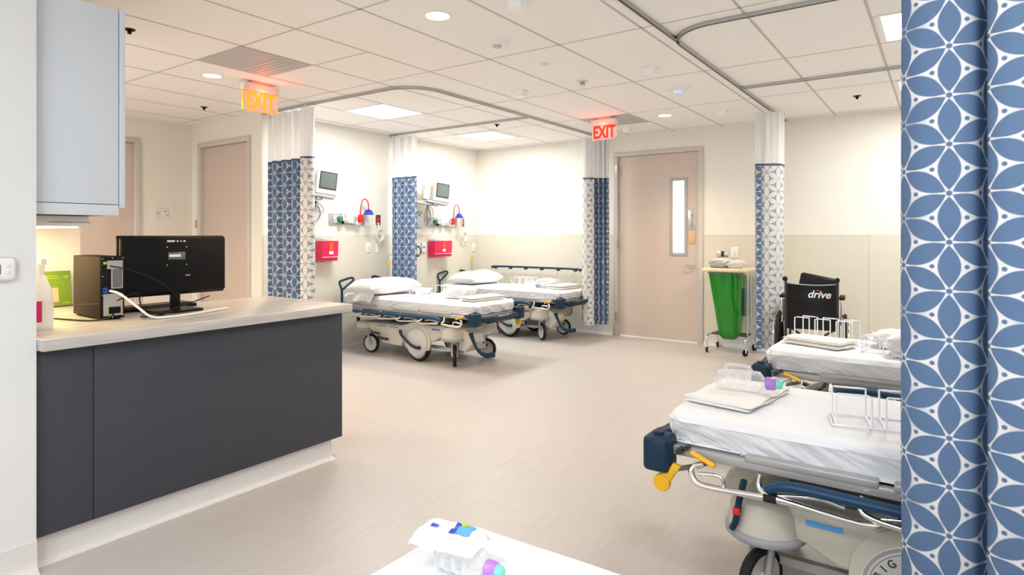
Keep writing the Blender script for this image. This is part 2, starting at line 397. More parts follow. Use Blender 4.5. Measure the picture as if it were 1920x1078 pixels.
d1 = door_leaf('door_1', DX1-DX0, DT-.05, True); d1.location = (DX0, YB, 0)
# move frame inside the opening: opening is leaf + frame
hw = MB()
for z in (.25, 1.2, 2.17): hw.box(-.022, .012, -.028, 0, z-.06, z+.06, bev=.003); hw.cyl((-.004, -.03, z-.06), (-.004, -.03, z+.06), .009)
hw.build('hinge', 'steel', d1)
w = DX1-DX0
pp = MB().box(w-.135, w-.045, -.003, .004, 1.37, 1.62, bev=.002).build('pull_plate', 'steel', d1)
MB().tube([(w-.09, -.003, 1.56), (w-.09, -.04, 1.55), (w-.09, -.045, 1.49), (w-.09, -.04, 1.43), (w-.09, -.003, 1.42)], .009).build('pull_handle', 'steel', pp)
MB().box(w-.135, w-.045, -.003, .004, 1.21, 1.37, bev=.002).build('push_sign', 'tan', d1)
lv = MB(); lv.cyl((w-.09, .004, .945), (w-.09, -.01, .945), .034); lv.cyl((w-.09, -.01, .945), (w-.09, -.05, .945), .012); lv.tube([(w-.09, -.05, .945), (w-.14, -.052, .945), (w-.20, -.046, .942)], .010)
lv.build('lever_handle', 'steel', d1)
MB().box(.02, w-.02, -.006, .003, .001, .014).build('threshold', 'bright', d1)  # white strip painted in for the light leaking under the door
d2 = door_leaf('door_2', RD1-RD0, RT-.05); d2.location = (RD0, YD, 0)
hb = MB()
for z in (.3, 1.27, 2.12): hb.box(RD1-RD0-.012, RD1-RD0+.014, .02, .034, z-.06, z+.06); hb.cyl((RD1-RD0-.002, .018, z-.06), (RD1-RD0-.002, .018, z+.06), .009)
hb.build('hinge', 'steel', d2)
d3 = door_leaf('door_3', SD1-SD0, RT-.05); d3.rotation_euler = (0, 0, PI/2); d3.location = (XX, SD0, 0)
# keep daylight out of the leaves' cracks: corridor walls behind the doors
sbox('wall_corridor', 'wall', XL-.15, XR, YB+1.2, YB+1.3, 0, CEIL)

# ------------------------------------------------------------------ ceiling fixtures
def panel_light(x, y, label, w=.575, d=.575, power=PANEL_W, col=(1, .985, .95)):
    t = thing('ceiling_light_panel', label, 'ceiling light', (x, y, CEIL), group='square light panels in the ceiling')
    f = MB()
    for s in (-1, 1): f.box(s*w/2-.012, s*w/2+.012, -d/2-.012, d/2+.012, -.006, 0); f.box(-w/2+.012, w/2-.012, s*d/2-.012, s*d/2+.012, -.006, 0)
    f.build('frame', 'white', t)
    MB().box(-w/2+.012, w/2-.012, -d/2+.012, d/2-.012, -.004, 0).build('diffuser', 'led', t)
    a = area('lamp', (0, 0, -.03), w-.05, d-.05, power, col); a.parent = t
    return t
panel_light(-4.77, 4.48, 'bright square light panel above the nearer bed bay on the left')
panel_light(-4.85, 6.34, 'bright square light panel above the far corner bed bay')
panel_light(-.02, 4.47, 'square light panel cut by the near blue curtain, right of the ceiling track', power=PANEL_W*.8)
panel_light(-.02, 6.34, 'square light panel mostly hidden behind the near curtain, by the back wall', power=PANEL_W*.8)
for i, (x, y) in enumerate(((-1.0, -.6), (-1.0, -2.0))):
    panel_light(x, y, ['square light panel in the ceiling just behind the viewpoint', 'square light panel farthest back behind the viewpoint'][i], power=PANEL_W*.75, col=(.90, .95, 1))  # unseen fill lamps, added to light the room from behind the camera
panel_light(-6.1, .8, 'square light panel over the staff work area left of the hanging cabinet', power=PANEL_W*1.1, col=(1, .90, .76))  # warm fill lamp added out of view to brighten the recess
panel_light(.6, .7, 'square light panel above the nearest bed at the right', power=PANEL_W*.5)  # weaker fill lamp, added out of view beside the camera
def downlight(x, y, label):
    t = thing('recessed_downlight', label, 'ceiling light', (x, y, CEIL), group='round warm downlights')
    MB().lathe([(.066, -.001), (.07, -.006), (.085, -.005), (.09, 0)]).build('trim_ring', 'white', t)
    MB().lathe([(0, -.003), (.066, -.002)]).build('lens', 'warmled', t)
    d = bpy.data.lights.new('lamp', 'SPOT'); d.energy = DOWN_W*6; d.color = (1, .74, .46); d.spot_size = math.radians(125); d.spot_blend = .8; d.shadow_soft_size = .06
    o = bpy.data.objects.new('lamp', d); C.objects.link(o); o.parent = t; o.location = (0, 0, -.02)
downlight(-2.42, 2.69, 'round warm downlight nearest the viewer, beyond the counter')
downlight(-4.82, 2.66, 'round warm downlight in front of the left exit sign')
downlight(-2.44, 6.34, 'round warm downlight just in front of the main door')
downlight(-4.82, 1.45, 'round warm downlight over the staff side of the counter, behind the hanging cabinet')
downlight(-6.3, 1.9, 'round warm downlight in the recess before the left doors')
def vent(x0, x1, y0, y1, label):
    t = thing('air_vent', label, 'vent', ((x0+x1)/2, (y0+y1)/2, CEIL), group='perforated grey air vents'); a, b = (x1-x0)/2, (y1-y0)/2
    MB().box(-a, a, -b, b, -.004, 0).build('vent_plate', 'vent', t)
    s = MB()
    for k in range(4): s.box(-a+.06, a-.06, b-.12-.045*k, b-.10-.045*k, -.008, -.003)
    s.build('slot_louvre', 'frame', t)
vent(-4.49, -3.91, 2.35, 2.93, 'grey square air vent near the left exit sign')
vent(-3.31, -2.73, 6.03, 6.60, 'grey square air vent behind the right exit sign')
def ceil_round(name, x, y, label, cat, prof, m, group=None):
    o = MB().lathe([(r, -h) for r, h in prof]).build(name, m); o.location = (x, y, CEIL); tag(o, label, cat, group); return o
sm = thing('smoke_detector', 'white round smoke detector nearest the viewer on the ceiling', 'smoke detector', (-2.42, 3.28, CEIL))
MB().lathe([(0, -.028), (.05, -.028), (.07, -.018), (.078, 0)]).build('housing', 'white', sm); MB().lathe([(0, -.05), (.022, -.05), (.03, -.045), (.03, -.026)]).build('sensor', 'steel', sm)
sp = thing('fire_sprinkler', 'white and metal sprinkler head between smoke detector and right exit sign', 'sprinkler', (-2.46, 4.53, CEIL))
MB().lathe([(0, -.008), (.045, -.008), (.05, 0)]).build('escutcheon', 'offw', sp); MB().lathe([(0, -.04), (.028, -.04), (.02, -.02), (.014, -.006)]).build('sprinkler_head', 'steel', sp)
ceil_round('flush_sprinkler_cover', -2.446, 3.92, 'small flush pale cover disc on the ceiling past the smoke detector', 'sprinkler', [(0, .012), (.02, .01), (.03, .004), (.045, 0)], M['offw'])
ap = thing('wireless_access_point', 'white disc shaped wireless access point with blue light', 'access point', (-1.895, 5.23, CEIL))
MB().lathe([(0, -.03), (.06, -.028), (.1, -.015), (.112, 0)]).build('housing', 'white', ap)
MB().lathe([(.028, -.031), (.034, -.033), (.04, -.030)]).build('status_ring', 'bluled', ap)
for x, y, lb in ((-4.162, 1.765, 'black sprinkler head beside the hanging white cabinet'), (-6.08, 3.27, 'black sprinkler head in front of the far left doors'), (-.643, 6.48, 'black sprinkler head near the back wall at right'), (-4.24, 5.74, 'black sprinkler head between the two bay lights')):
    t = thing('black_sprinkler', lb, 'sprinkler', (x, y, CEIL), group='small black sprinkler heads')
    MB().lathe([(0, -.006), (.03, -.006), (.034, 0)]).build('escutcheon', 'black', t); MB().lathe([(0, -.03), (.012, -.028), (.012, -.005)]).build('sprinkler_head', 'black', t)
for x, y, lb in ((-1.9, 2.77, 'small white ceiling block cut off by the top of the photo'), (-1.84, 4.47, 'small white ceiling block beside the round access point'), (-1.85, 6.42, 'small white ceiling block between the far downlight and the gathered curtain'), (-3.09, 6.8, 'small white ceiling block right behind the exit sign by the door'), (-3.09, 4.54, 'small pale ceiling block beside the curved curtain track')):
    o = MB().box(-.045, .045, -.045, .045, -.055, 0, bev=.006).box(-.055, .055, -.05, .05, -.012, 0, bev=.003).build('motion_sensor', 'bright'); o.location = (x, y, CEIL); tag(o, lb, 'sensor', 'small white ceiling blocks')

def exit_sign(loc, rz, label, letters, edgecol, w=.32):
    t = thing('exit_sign', label, 'exit sign', loc, rz)
    MB().box(-.10, .10, -.03, .03, -.02, 0, bev=.004).build('ceiling_canopy', 'gframe', t)
    MB().box(-w/2, w/2, -.03, .03, -.085, -.02, bev=.008).build('housing', 'offw', t)
    MB().box(-w/2+.005, w/2-.005, -.006, .006, -.245, -.085, bev=.003).build('acrylic_panel', 'acrylic', t)
    text('EXIT', .185, letters, t, loc=(0, -.008, -.166), rot=(PI/2, 0, 0), depth=.001, offset=.006, sx=.70)
    if edgecol:
        e = MB(); e.box(-w/2+.004, w/2-.004, -.008, .008, -.249, -.243); e.box(-w/2+.002, -w/2+.006, -.008, .008, -.245, -.085); e.box(w/2-.006, w/2-.002, -.008, .008, -.245, -.085)
        e.build('glowing_edge', edgecol, t)
    d = bpy.data.lights.new('lamp', 'POINT'); d.energy = 1.0; d.color = (1, .08, .03); d.shadow_soft_size = .05
    o = bpy.data.objects.new('lamp', d); C.objects.link(o); o.parent = t; o.location = (0, -.06, -.10)
exit_sign((-4.72, 3.02, CEIL), math.radians(90), 'glowing orange EXIT sign hanging near the left curtain', 'exitorange', 'exitorange', .33)
exit_sign((-3.03, 6.08, CEIL), 0, 'red lettered EXIT sign on pale panel before the main door', 'exitred', None, .31)

# curtain tracks
def track(name_label, pts, smooth=0):
    P = [Vector((x, y, 0)) for x, y in pts]; m = MB(); prof = [(-.012, -.022), (.012, -.022), (.012, 0), (-.012, 0)]
    rings = []
    for i, p in enumerate(P):
        t = (P[min(i+1, len(P)-1)]-P[max(i-1, 0)]).normalized(); sd = Vector((t.y, -t.x, 0))
        rings.append([m.bm.verts.new(p + sd*a + Vector((0, 0, CEIL-.001+b))) for a, b in prof])
    for A, B in zip(rings, rings[1:]):
        for k in range(4): m.bm.faces.new((A[k], A[(k+1) % 4], B[(k+1) % 4], B[k]))
    m.bm.faces.new(rings[0]); m.bm.faces.new(rings[-1])
    o = m.build('curtain_track', 'alu', ang=50); q = MB(); rg = []
    for i, p in enumerate(P):
        t = (P[min(i+1, len(P)-1)]-P[max(i-1, 0)]).normalized(); sd = Vector((t.y, -t.x, 0)); rg.append([q.bm.verts.new(p+sd*a+Vector((0, 0, CEIL-.0242))) for a in (-.006, .006)])
    for A, B in zip(rg, rg[1:]): q.bm.faces.new((A[0], A[1], B[1], B[0]))
    q.build('track_slot', 'dark', o); tag(o, name_label, 'curtain track', 'metal curtain tracks on the ceiling'); return o
def arc(cx, cy, r, a0, a1, n=14): return [(cx+r*math.cos(math.radians(a0+(a1-a0)*i/n)), cy+r*math.sin(math.radians(a0+(a1-a0)*i/n))) for i in range(n+1)]
track('long curved metal curtain track round the two left bed bays', [(XL+.01, 3.76)] + arc(-3.97, 4.08, .32, -90, 0) + [(-3.65, YB-.01)])
track('straight metal curtain track between the two left bays', [(XL+.01, 5.54), (-3.665, 5.54)])
track('straight metal curtain track running off the top of the photo', [(-1.42, -1.5), (-1.42, 3.94)])
track('curved metal curtain track ending at the back wall, right side', [(XR-.01, 3.70)] + arc(-1.13, 4.0, .30, -90, -180) + [(-1.43, YB-.01)])
track('short straight curtain track crossing between the right hand bays', [(-1.415, 5.50), (XR-.01, 5.50)])
track('curtain track carrying the near blue curtain at right', [(-1.405, 2.02), (XR-.01, 2.02)])

# ------------------------------------------------------------------ curtains
def curtain(label, path, z0=.18, z1=2.03, cloth='cloth', u0=0.0, sway=.012, dens=6, ph=0, net=True, flip=False, v0=0.0):
    P = crom([Vector((x, y, 0)) for x, y in path], dens)
    cx = sum(p.x for p in P)/len(P); cy = sum(p.y for p in P)/len(P)
    t = thing('privacy_curtain', label, 'curtain', (cx, cy, 0), group='hospital privacy curtains')
    L = [0]
    for a, b in zip(P, P[1:]): L.append(L[-1]+(b-a).length)
    def sheet(name, za, zb, nz, m1, m2, taper=0, th=.0025):
        bm = bmesh.new(); uvl = bm.loops.layers.uv.new('UVMap'); n = len(P)
        nrm = []
        for i in range(n):
            tt = (P[min(i+1, n-1)]-P[max(i-1, 0)]).normalized(); nrm.append(Vector((tt.y, -tt.x, 0)))
        def pos(i, j, side):
            z = za+(zb-za)*j/nz; k = (z1-z)/(z1-z0)
            p = P[i]+nrm[i]*((.006*math.sin(L[i]*110)*min(1, j/nz*1.5) if name == 'mesh_top' else .002*math.sin(L[i]*60))+sway*math.sin(L[i]*9+k*3+ph)*max(0, k)+side*th)
            c = Vector((cx, cy, 0)); f = 1+taper*(zb-z)/(zb-za) if taper else 1
            q = c+(p-c)*f-c
            return Vector((q.x, q.y, z))
        for side in (1, -1):
            V = [[bm.verts.new(pos(i, j, side)) for j in range(nz+1)] for i in range(n)]
            for i in range(n-1):
                for j in range(nz):
                    idx = [(i, j), (i+1, j), (i+1, j+1), (i, j+1)]
                    if side < 0: idx = idx[::-1]
                    f = bm.faces.new([V[a][b] for a, b in idx]); f.smooth = True
                    f.material_index = (0 if side > 0 else 1) if not flip else (1 if side > 0 else 0)
                    for lp, (a, b) in zip(f.loops, idx): lp[uvl].uv = (u0+L[a], v0+za+(zb-za)*b/nz)
        me = bpy.data.meshes.new(name); bm.to_mesh(me); bm.free(); me.materials.append(M[m1]); me.materials.append(M[m2])
        o = bpy.data.objects.new(name, me); C.objects.link(o); o.parent = t; return o
    sheet('patterned_panel', z0, z1, 24, cloth, 'clothback')
    if net:
        sheet('mesh_top', z1-.01, CEIL-.05, 6, 'net', 'net')
        k = 0
        while k < L[-1]:
            i = min(range(len(L)), key=lambda q: abs(L[q]-k)); p = P[i]
            MB().cyl((p.x-cx, p.y-cy, CEIL-.06), (p.x-cx, p.y-cy, CEIL-.0245), .003, n=6).build('hook', 'white', t); k += .11
    hm = MB(); hm.tube([(p.x-cx, p.y-cy, z1-.004) for p in P[::2]], .006, n=6, smooth=0, flat=2).build('top_hem', 'clothhem', t)
    return t
def waves(x0, x1, y, n, amp, ph=0):
    return [(x0+(x1-x0)*i/n, y+amp*math.sin(i*PI/2+ph)*(1+.3*math.sin(i*1.7))) for i in range(n+1)]
curtain('dark blue flower curtain bunched behind the counter, nearest the left exit sign',
        waves(-5.74, -5.08, 3.76, 16, .035) + [(-4.99, 3.77), (-4.975, 3.72), (-5.01, 3.69), (-5.075, 3.675)], z0=.2, z1=2.07, cloth='cloth', u0=.03)
curtain('blue flower curtain gathered between the two left beds, beside the sharps box',
        waves(-5.76, -5.33, 5.54, 12, .045), z0=.2, z1=2.04, cloth='cloth', u0=.0, ph=1)
def vr(o, pts):  # local frame of a gathered bundle: right, toward
    v = Vector((o[0], o[1])).normalized(); r = Vector((v.y, -v.x))
    return [(o[0]+r.x*a-v.x*b, o[1]+r.y*a-v.y*b) for a, b in pts]
curtain('narrow blue curtain with pale reverse gathered at the hinge side of the main door',
        vr((-3.64, 7.08), [(-.03, .09), (-.10, .11), (-.16, .10), (-.165, .06), (-.11, .03), (-.04, .04), (-.01, .0), (.03, .05), (.05, -.02), (.09, .04), (.11, -.03), (.14, .03), (.155, -.02)]), z0=.17, z1=2.04, cloth='cloth', flip=False)
curtain('narrow curtain showing its pale side between the linen hamper and the wheelchair',
        vr((-1.44, 6.62), [(-.075, .115), (-.105, .112), (-.130, .095), (-.122, .075), (-.09, .073), (-.05, .088), (.0, .085), (.08, .065), (.115, .02), (.125, -.03), (.13, -.07), (.14, -.09)]), z0=.17, z1=2.03, cloth='cloth', flip=True, u0=.04)
curtain('large blue flower curtain hanging nearest the viewer along the right edge of the photo',
        [(-0.05, 2.097), (-0.085, 2.073), (-0.09, 2.042), (-0.05, 2.011), (0.02, 1.995), (0.07, 2.011), (0.105, 2.054), (0.12, 2.035), (0.1, 1.986), (0.1, 1.952), (0.15, 1.93), (0.22, 1.936), (0.28, 1.973), (0.34, 2.029), (0.42, 1.998), (0.48, 1.949), (0.56, 1.973), (0.62, 2.029), (0.7, 2.004), (0.78, 1.949), (0.86, 1.973), (0.94, 2.023), (1.02, 1.973), (1.1, 1.949), (1.18, 2.004), (1.26, 2.004), (1.34, 1.961)],
        z0=.18, z1=2.03, cloth='cloth', dens=8, sway=.004, u0=.03)

# ------------------------------------------------------------------ sight lines: a photo point turned into a place on a real plane
_y = math.radians(35.05); _F = Vector((-math.sin(_y), math.cos(_y), 0)); _R = Vector((math.cos(_y), math.sin(_y), 0))
def sight(u, v): return _F+_R*((u-960)/1149)+Vector((0, 0, -(v-440)/1149))
def onx(u, v, x): d = sight(u, v); return d*(x/d.x)+Vector((0, 0, 1.32))
def ony(u, v, y): d = sight(u, v); return d*(y/d.y)+Vector((0, 0, 1.32))
def onz(u, v, z): d = sight(u, v); return d*((z-1.32)/d.z)+Vector((0, 0, 1.32))

# ------------------------------------------------------------------ staff counter
t = thing('service_counter', 'long charcoal fronted staff counter on a pale plinth', 'counter', (-3.3, 1.65, 0))
T0 = Vector(t.location)
def loc(m_, name, mt, parent=None, base=T0, **k):
    o = m_.build(name, mt, parent or t, **k); o.location = -base; return o
p_ = MB(); p_.box(-2.955, -2.93, .90, 1.101, .118, .862, bev=.001); p_.box(-2.955, -2.93, 1.104, 2.40, .118, .862, bev=.001); loc(p_, 'front_panel', 'panel')
loc(MB().box(-3.62, -2.93, 2.40, 2.412, .118, .862, bev=.001), 'end_panel', 'panel')
loc(MB().box(-3.62, -2.957, .90, 2.398, .118, .862), 'carcass', 'cab')
k_ = MB().prism([(-3.6, 0), (-2.925, 0), (-2.945, .006), (-2.958, .02), (-2.965, .05), (-2.965, .118), (-3.6, .118)], 'y', .90, 2.36)
loc(k_, 'plinth', 'cove')
w_ = thing('worktop', 'pale stone patterned worktop along the top of the charcoal counter', 'worktop', (-3.3, 1.65, .862)); T1 = Vector(w_.location)
o = MB().prism([(-4.168, .896), (-2.90, .896), (-2.90, .90), (-2.86, .90), (-2.86, 2.43), (-3.70, 2.43), (-3.70, 1.52), (-4.168, 1.52)], 'z', .863, .91, bev=.004).build('laminate_top', 'counter', w_); o.location = -T1

# ------------------------------------------------------------------ hanging cabinet with task lamp
t = thing('wall_cabinet', 'white hanging cabinet with pale end panel above the counter', 'cabinet', (-3.5, 1.05, 1.4)); B_ = Vector(t.location)
loc(MB().box(-2.97, -2.95, .897, 1.207, 1.452, 2.30, bev=.001), 'end_panel', 'cab', t, B_)
loc(MB().box(-2.97, -2.948, .897, 1.207, 1.403, 1.449, bev=.001), 'light_valance', 'cab', t, B_)
loc(MB().box(-4.165, -2.972, .897, 1.205, 1.42, 2.298), 'carcass', 'cab', t, B_)
loc(MB().box(-4.165, -2.972, .9, 1.2, 1.405, 1.4195), 'underside', 'wood', t, B_)
for a, b in ((-4.16, -3.562), (-3.558, -2.945)): loc(MB().box(a, b, 1.21, 1.232, 1.437, 2.31, bev=.002), 'door', 'cab', t, B_)
t = thing('under_cabinet_lamp', 'slim white task lamp glowing beneath the hanging cabinet', 'lamp', (-3.6, 1.04, 1.38)); B_ = Vector(t.location)
loc(MB().box(-4.1, -3.10, .93, 1.15, 1.356, 1.403, bev=.005), 'housing', 'white', t, B_)
loc(MB().box(-4.1, -3.098, 1.0, 1.155, 1.372, 1.376), 'seam', 'greyp', t, B_)
loc(MB().box(-4.08, -3.14, .96, 1.12, 1.351, 1.357), 'lens', 'ucled', t, B_)
a_ = area('lamp', (-3.85-B_.x, 1.04-B_.y, 1.34-B_.z), .6, .12, 4.5, (1, .72, .38)); a_.parent = t

# thermostat on the near wall
t = thing('thermostat', 'white wall thermostat with grey display on the near left wall', 'thermostat', (-2.9, .765, 1.19))
MB().box(0, .022, -.062, .062, -.044, .044, bev=.015, seg=3).build('housing', 'white', t)
MB().box(.020, .024, -.045, .012, -.018, .018).build('display', 'screen', t)
kk = MB()
for z in (-.012, .012): kk.box(.020, .025, .028, .042, z-.006, z+.006, bev=.002)
kk.build('button', 'offw', t)

# spray bottle
t = thing('spray_bottle', 'white spray bottle with pink label on the counter by the near wall', 'bottle', (-3.2, 1.0, .91))
MB().lathe([(0, 0), (.042, 0), (.046, .01), (.046, .13), (.042, .17), (.022, .225), (.014, .24), (.014, .255)]).build('bottle_body', 'white', t)
MB().grid(lambda u, v: Vector((.0468*math.cos(math.radians(-150+140*u)), .0468*math.sin(math.radians(-150+140*u)), .035+.09*v)), 16, 2).build('pink_label', 'pink', t)
MB().grid(lambda u, v: Vector((.0468*math.cos(math.radians(-8+80*u)), .0468*math.sin(math.radians(-8+80*u)), .035+.09*v)), 12, 2).build('white_label', 'paper', t)
MB().lathe([(.017, .25), (.017, .275), (.012, .28)]).box(-.05, .05, -.011, .011, .28, .31, bev=.006).box(.028, .036, -.005, .005, .235, .285, bev=.002).build('trigger_head', 'white', t)

# green book on the lit wall
t = thing('green_booklet', 'green printed booklet leaning on the lit wall behind the computer', 'booklet', (-4.10, 1.37, .91))
cv = MB().box(-.004, .004, -.10, .066, 0, .205, bev=.001); c_ = cv.build('cover', 'binder', t); 
MB().box(.0042, .005, -.045, .000, .03, .11).build('photo_patch', 'tan', c_)
for z, wd in ((.17, .09), (.16, .07), (.152, .08)): pass
ln = MB()
for z, a, b in ((.175, -.06, .0), (.163, -.06, .01), (.172, .03, .055), (.165, .03, .05), (.02, .02, .055)): ln.box(.0042, .0048, a, b, z, z+.004)
ln.build('printed_lines', 'lime', c_)
c_.rotation_euler = (0, -math.radians(9), 0)
# computer tower, rear side to the viewer
t = thing('computer_tower', 'black desktop computer tower with its rear ports to the viewer', 'computer', (-3.28, 1.262, .91), math.radians(-3))
MB().box(-.37, 0, 0, .105, .006, .305, bev=.004).build('case', 'caseside', t)
MB().box(-.001, .003, .004, .101, .01, .301, bev=.001).build('rear_plate', 'black', t)
gv = MB(); gv.box(.003, .005, .045, .095, .15, .285); gv.box(.003, .005, .012, .095, .02, .125); gv.box(.003, .0055, .028, .05, .245, .285); rp = gv.build('metal_plate', 'galv', t)
gr = MB()
for i in range(9): gr.box(.005, .006, .052+i*.0045, .054+i*.0045, .155, .245)
gr.build('vent_slots', 'dark', rp)
sl = MB()
for z in (.075, .09, .105, .12): sl.box(.005, .007, .015, .09, z, z+.006)
sl.build('expansion_slots', 'lgrey', t)
ps = MB(); ps.box(.005, .008, .035, .085, .03, .062); ps.build('power_socket', 'black', t)
pt = MB(); pt.box(.003, .007, .010, .030, .145, .157); pt.box(.003, .007, .010, .030, .13, .142); pt.build('port', 'blue', t)
gp = MB(); gp.box(.003, .006, .012, .026, .268, .28); gp.box(.005, .008, .028, .042, .02, .028); gp.build('green_port', 'lime', t)
sc = MB()
for y, z in ((.008, .295), (.05, .297), (.095, .297), (.008, .21), (.008, .12), (.095, .02), (.05, .013)): sc.cyl((.003, y, z), (.007, y, z), .003, n=8)
sc.build('screws', 'chrome', t)
ft = MB()
for x in (-.34, -.03): ft.box(x-.015, x+.015, .01, .09, 0, .006)
ft.build('foot', 'rubber', t)
# monitor seen from behind
t = thing('computer_monitor', 'black flat monitor seen from behind on the counter', 'monitor', (-3.42, 1.645, .91))
MB().box(.04, .058, -.277, .277, .09, .405, bev=.004).build('screen_bezel', 'black', t)
bk = MB().box(.056, .088, -.272, .272, .10, .40, bev=.012, seg=3).build('back_shell', 'black', t)
MB().box(.088, .0895, -.045, .045, .278, .318, bev=.0005).build('rating_label', 'screen', bk)
MB().box(.0895, .0902, -.04, .02, .292, .306).build('label_print', 'paper', bk)
bl_ = MB()
for y0, y1 in ((-.05, -.01), (.0, .008), (.018, .024), (.034, .045)): bl_.box(.088, .0888, y0, y1, .372, .380)
bl_.build('maker_mark', 'wtext', bk)
bs = MB()
for y in (-.05, .05):
    for z in (.25, .345): bs.cyl((.086, y, z), (.090, y, z), .003, n=8)
bs.box(.088, .090, .045, .07, .19, .194); bs.build('screws', 'chrome', bk)
st = MB(); st.box(.05, .085, -.022, .022, .01, .20, bev=.006); st.build('stand_neck', 'black', t)
MB().prism([(-.09, -.12), (.13, -.12), (.15, 0), (.13, .12), (-.09, .12)], 'z', 0, .012, bev=.003).build('stand_foot', 'black', t)
# keyboard
t = thing('keyboard', 'black keyboard lying behind the monitor on the counter', 'keyboard', (-3.58, 1.62, .91), math.radians(3))
MB().box(-.07, .07, -.23, .23, 0, .018, bev=.004).build('keyboard_body', 'black', t)
kb = MB()
for r in range(5):
    for c in range(15): kb.box(-.058+r*.023, -.039+r*.023, -.215+c*.029, -.190+c*.029, .018, .025)
kk_ = kb.build('keys', 'dark', t); kk_['kind'] = 'stuff'
def cable(label, pts, r, m, name='cable', group=None):
    o = Vector(pts[0]); ob = MB().tube([Vector(p)-o for p in pts], r, n=8, smooth=6).build(name, m); ob.location = o; return tag(ob, label, 'cable', group)
cable('thick white cable running from the computer across the counter edge', [(-3.27, 1.30, 1.05), (-3.22, 1.325, 1.035), (-3.15, 1.37, .975), (-3.12, 1.42, .925), (-3.10, 1.50, .917), (-3.12, 1.62, .917), (-3.19, 1.78, .917), (-3.22, 1.86, .917)], .006, 'white')
cable('thin black cable drooping from tower to monitor', [(-3.27, 1.30, 1.17), (-3.24, 1.40, 1.14), (-3.26, 1.55, 1.06), (-3.29, 1.64, .96), (-3.33, 1.62, .93)], .003, 'rubber')
cable('thin black cable crossing behind the monitor stand', [(-3.27, 1.33, 1.0), (-3.27, 1.42, 1.03), (-3.30, 1.46, .95), (-3.23, 1.52, .93), (-3.30, 1.70, .955), (-3.33, 1.82, .98)], .003, 'rubber')
cable('coiled black cable in front of the monitor stand', [(-3.25, 1.43, .915), (-3.20, 1.46, .915), (-3.21, 1.52, .918), (-3.26, 1.53, .920), (-3.28, 1.46, .924), (-3.22, 1.44, .926), (-3.19, 1.50, .928), (-3.25, 1.58, .922), (-3.3, 1.6, .915)], .004, 'rubber')
cable('black power cable running left behind the tower toward the spray bottle', [(-3.265, 1.32, .945), (-3.22, 1.27, .925), (-3.28, 1.22, .916), (-3.42, 1.17, .916), (-3.6, 1.05, .93), (-3.7, 1.0, .916)], .004, 'rubber')
cable('thin dark cable draped over the tower side above the worktop', [(-3.28, 1.257, .99), (-3.35, 1.25, .985), (-3.6, 1.23, .965), (-3.75, 1.15, .94), (-3.9, 1.1, .915)], .003, 'rubber')

# papers on the walls of the recess
pl = onx(305, 400, XX); t = thing('floor_plan_sheet', 'white sheet with a small floor plan on the recess wall', 'paper', (XX, pl.y, pl.z))
MB().box(0, .002, -.12, .12, -.12, .12).build('sheet', 'paper', t)
fp = MB()
for a, b, c, d in ((-.07, .07, .05, .054), (-.07, -.01, -.054, -.05), (-.07, -.066, -.05, .05), (-.035, -.031, -.05, .02), (-.035, .0, .02, .024), (.01, .05, .02, .03), (.03, .034, -.05, .02), (.066, .07, -.05, .04), (-.06, -.04, -.01, .01), (.045, .06, -.03, -.01)): fp.box(.002, .003, a, b, c, d)
fp.build('plan_lines', 'ink', t)
pn = ony(371, 420, YD); o = MB().box(-.05, .035, -.002, 0, -.05, .05).build('sticky_note', 'gold'); o.location = pn+Vector((-.01, 0, 0)); tag(o, 'ochre square sticker beside the left door frame', 'sticker')

# ------------------------------------------------------------------ wall equipment of the two bays (against the wall x = XL)
def wl(u, v, dx=0): return onx(u, v, XL+dx)
def patient_monitor(u, v, label, arm=True):
    p = wl(u, v, .28); t = thing('patient_monitor', label, 'patient monitor', p, 0, 'swivel patient monitors')
    rz = math.radians(-22)
    h = bpy.data.objects.new('housing', None)
    m = MB().box(-.07, .05, -.125, .125, -.14, .13, bev=.015, seg=3, rot=rz, piv=(0, 0, 0)).build('housing', 'offw', t)
    MB().box(.049, .053, -.095, .095, -.085, .11, rot=rz, piv=(0, 0, 0)).build('bezel', 'dark', m)
    MB().box(.052, .0545, -.082, .082, -.07, .095, rot=rz, piv=(0, 0, 0)).build('screen', 'screen', m)
    MB().box(-.10, .04, -.21, .10, -.175, -.14, bev=.008, rot=rz, piv=(0, 0, 0)).build('tray', 'lgrey', t)
    MB().box(-.12, -.02, -.24, -.11, -.13, .07, bev=.01, rot=rz, piv=(0, 0, 0)).build('module_rack', 'offw', t)
    MB().box(-.05, .0, -.10, -.03, -.205, -.17, bev=.004).build('swivel', 'greyp', t)
    t.rotation_euler = (math.radians(-8), 0, 0); a = MB(); a.cyl((-.03, -.07, -.19), (-.10, -.36, -.20), .016); a.cyl((-.10, -.36, -.20), (-.26, -.42, -.20), .018); a.tube([(-.04, -.12, -.14), (-.10, -.34, -.19)], .008, smooth=0)
    a.build('arm', 'lgrey', t)
    MB().box(-.28, -.25, -.47, -.37, -.28, -.12, bev=.005).build('wall_bracket', 'lgrey', t)
    return t
patient_monitor(613, 342, 'grey screened patient monitor beside the nearest left curtain')
patient_monitor(827, 360, 'grey screened patient monitor on arm in the far corner bay')
def plate(u, v, label, m='white', w=.075, h=.12, plane='x', slots='switch', name='wall_plate', cat='wall plate', group='white wall plates'):
    p = wl(u, v) if plane == 'x' else ony(u, v, YB-.006)
    t = thing(name, label, cat, p + (Vector((.006, 0, 0)) if plane == 'x' else Vector()), PI/2 if plane == 'x' else 0, group)
    MB().box(-w/2, w/2, -.008, 0, -h/2, h/2, bev=.002).build('cover_plate', m, t)
    MB().box(-.017, .017, -.011, -.008, -.033, .033, bev=.001).build('rocker' if slots == 'switch' else 'socket', 'offw' if m == 'white' else ('redp' if slots == 'red' else 'dark'), t)
    return t
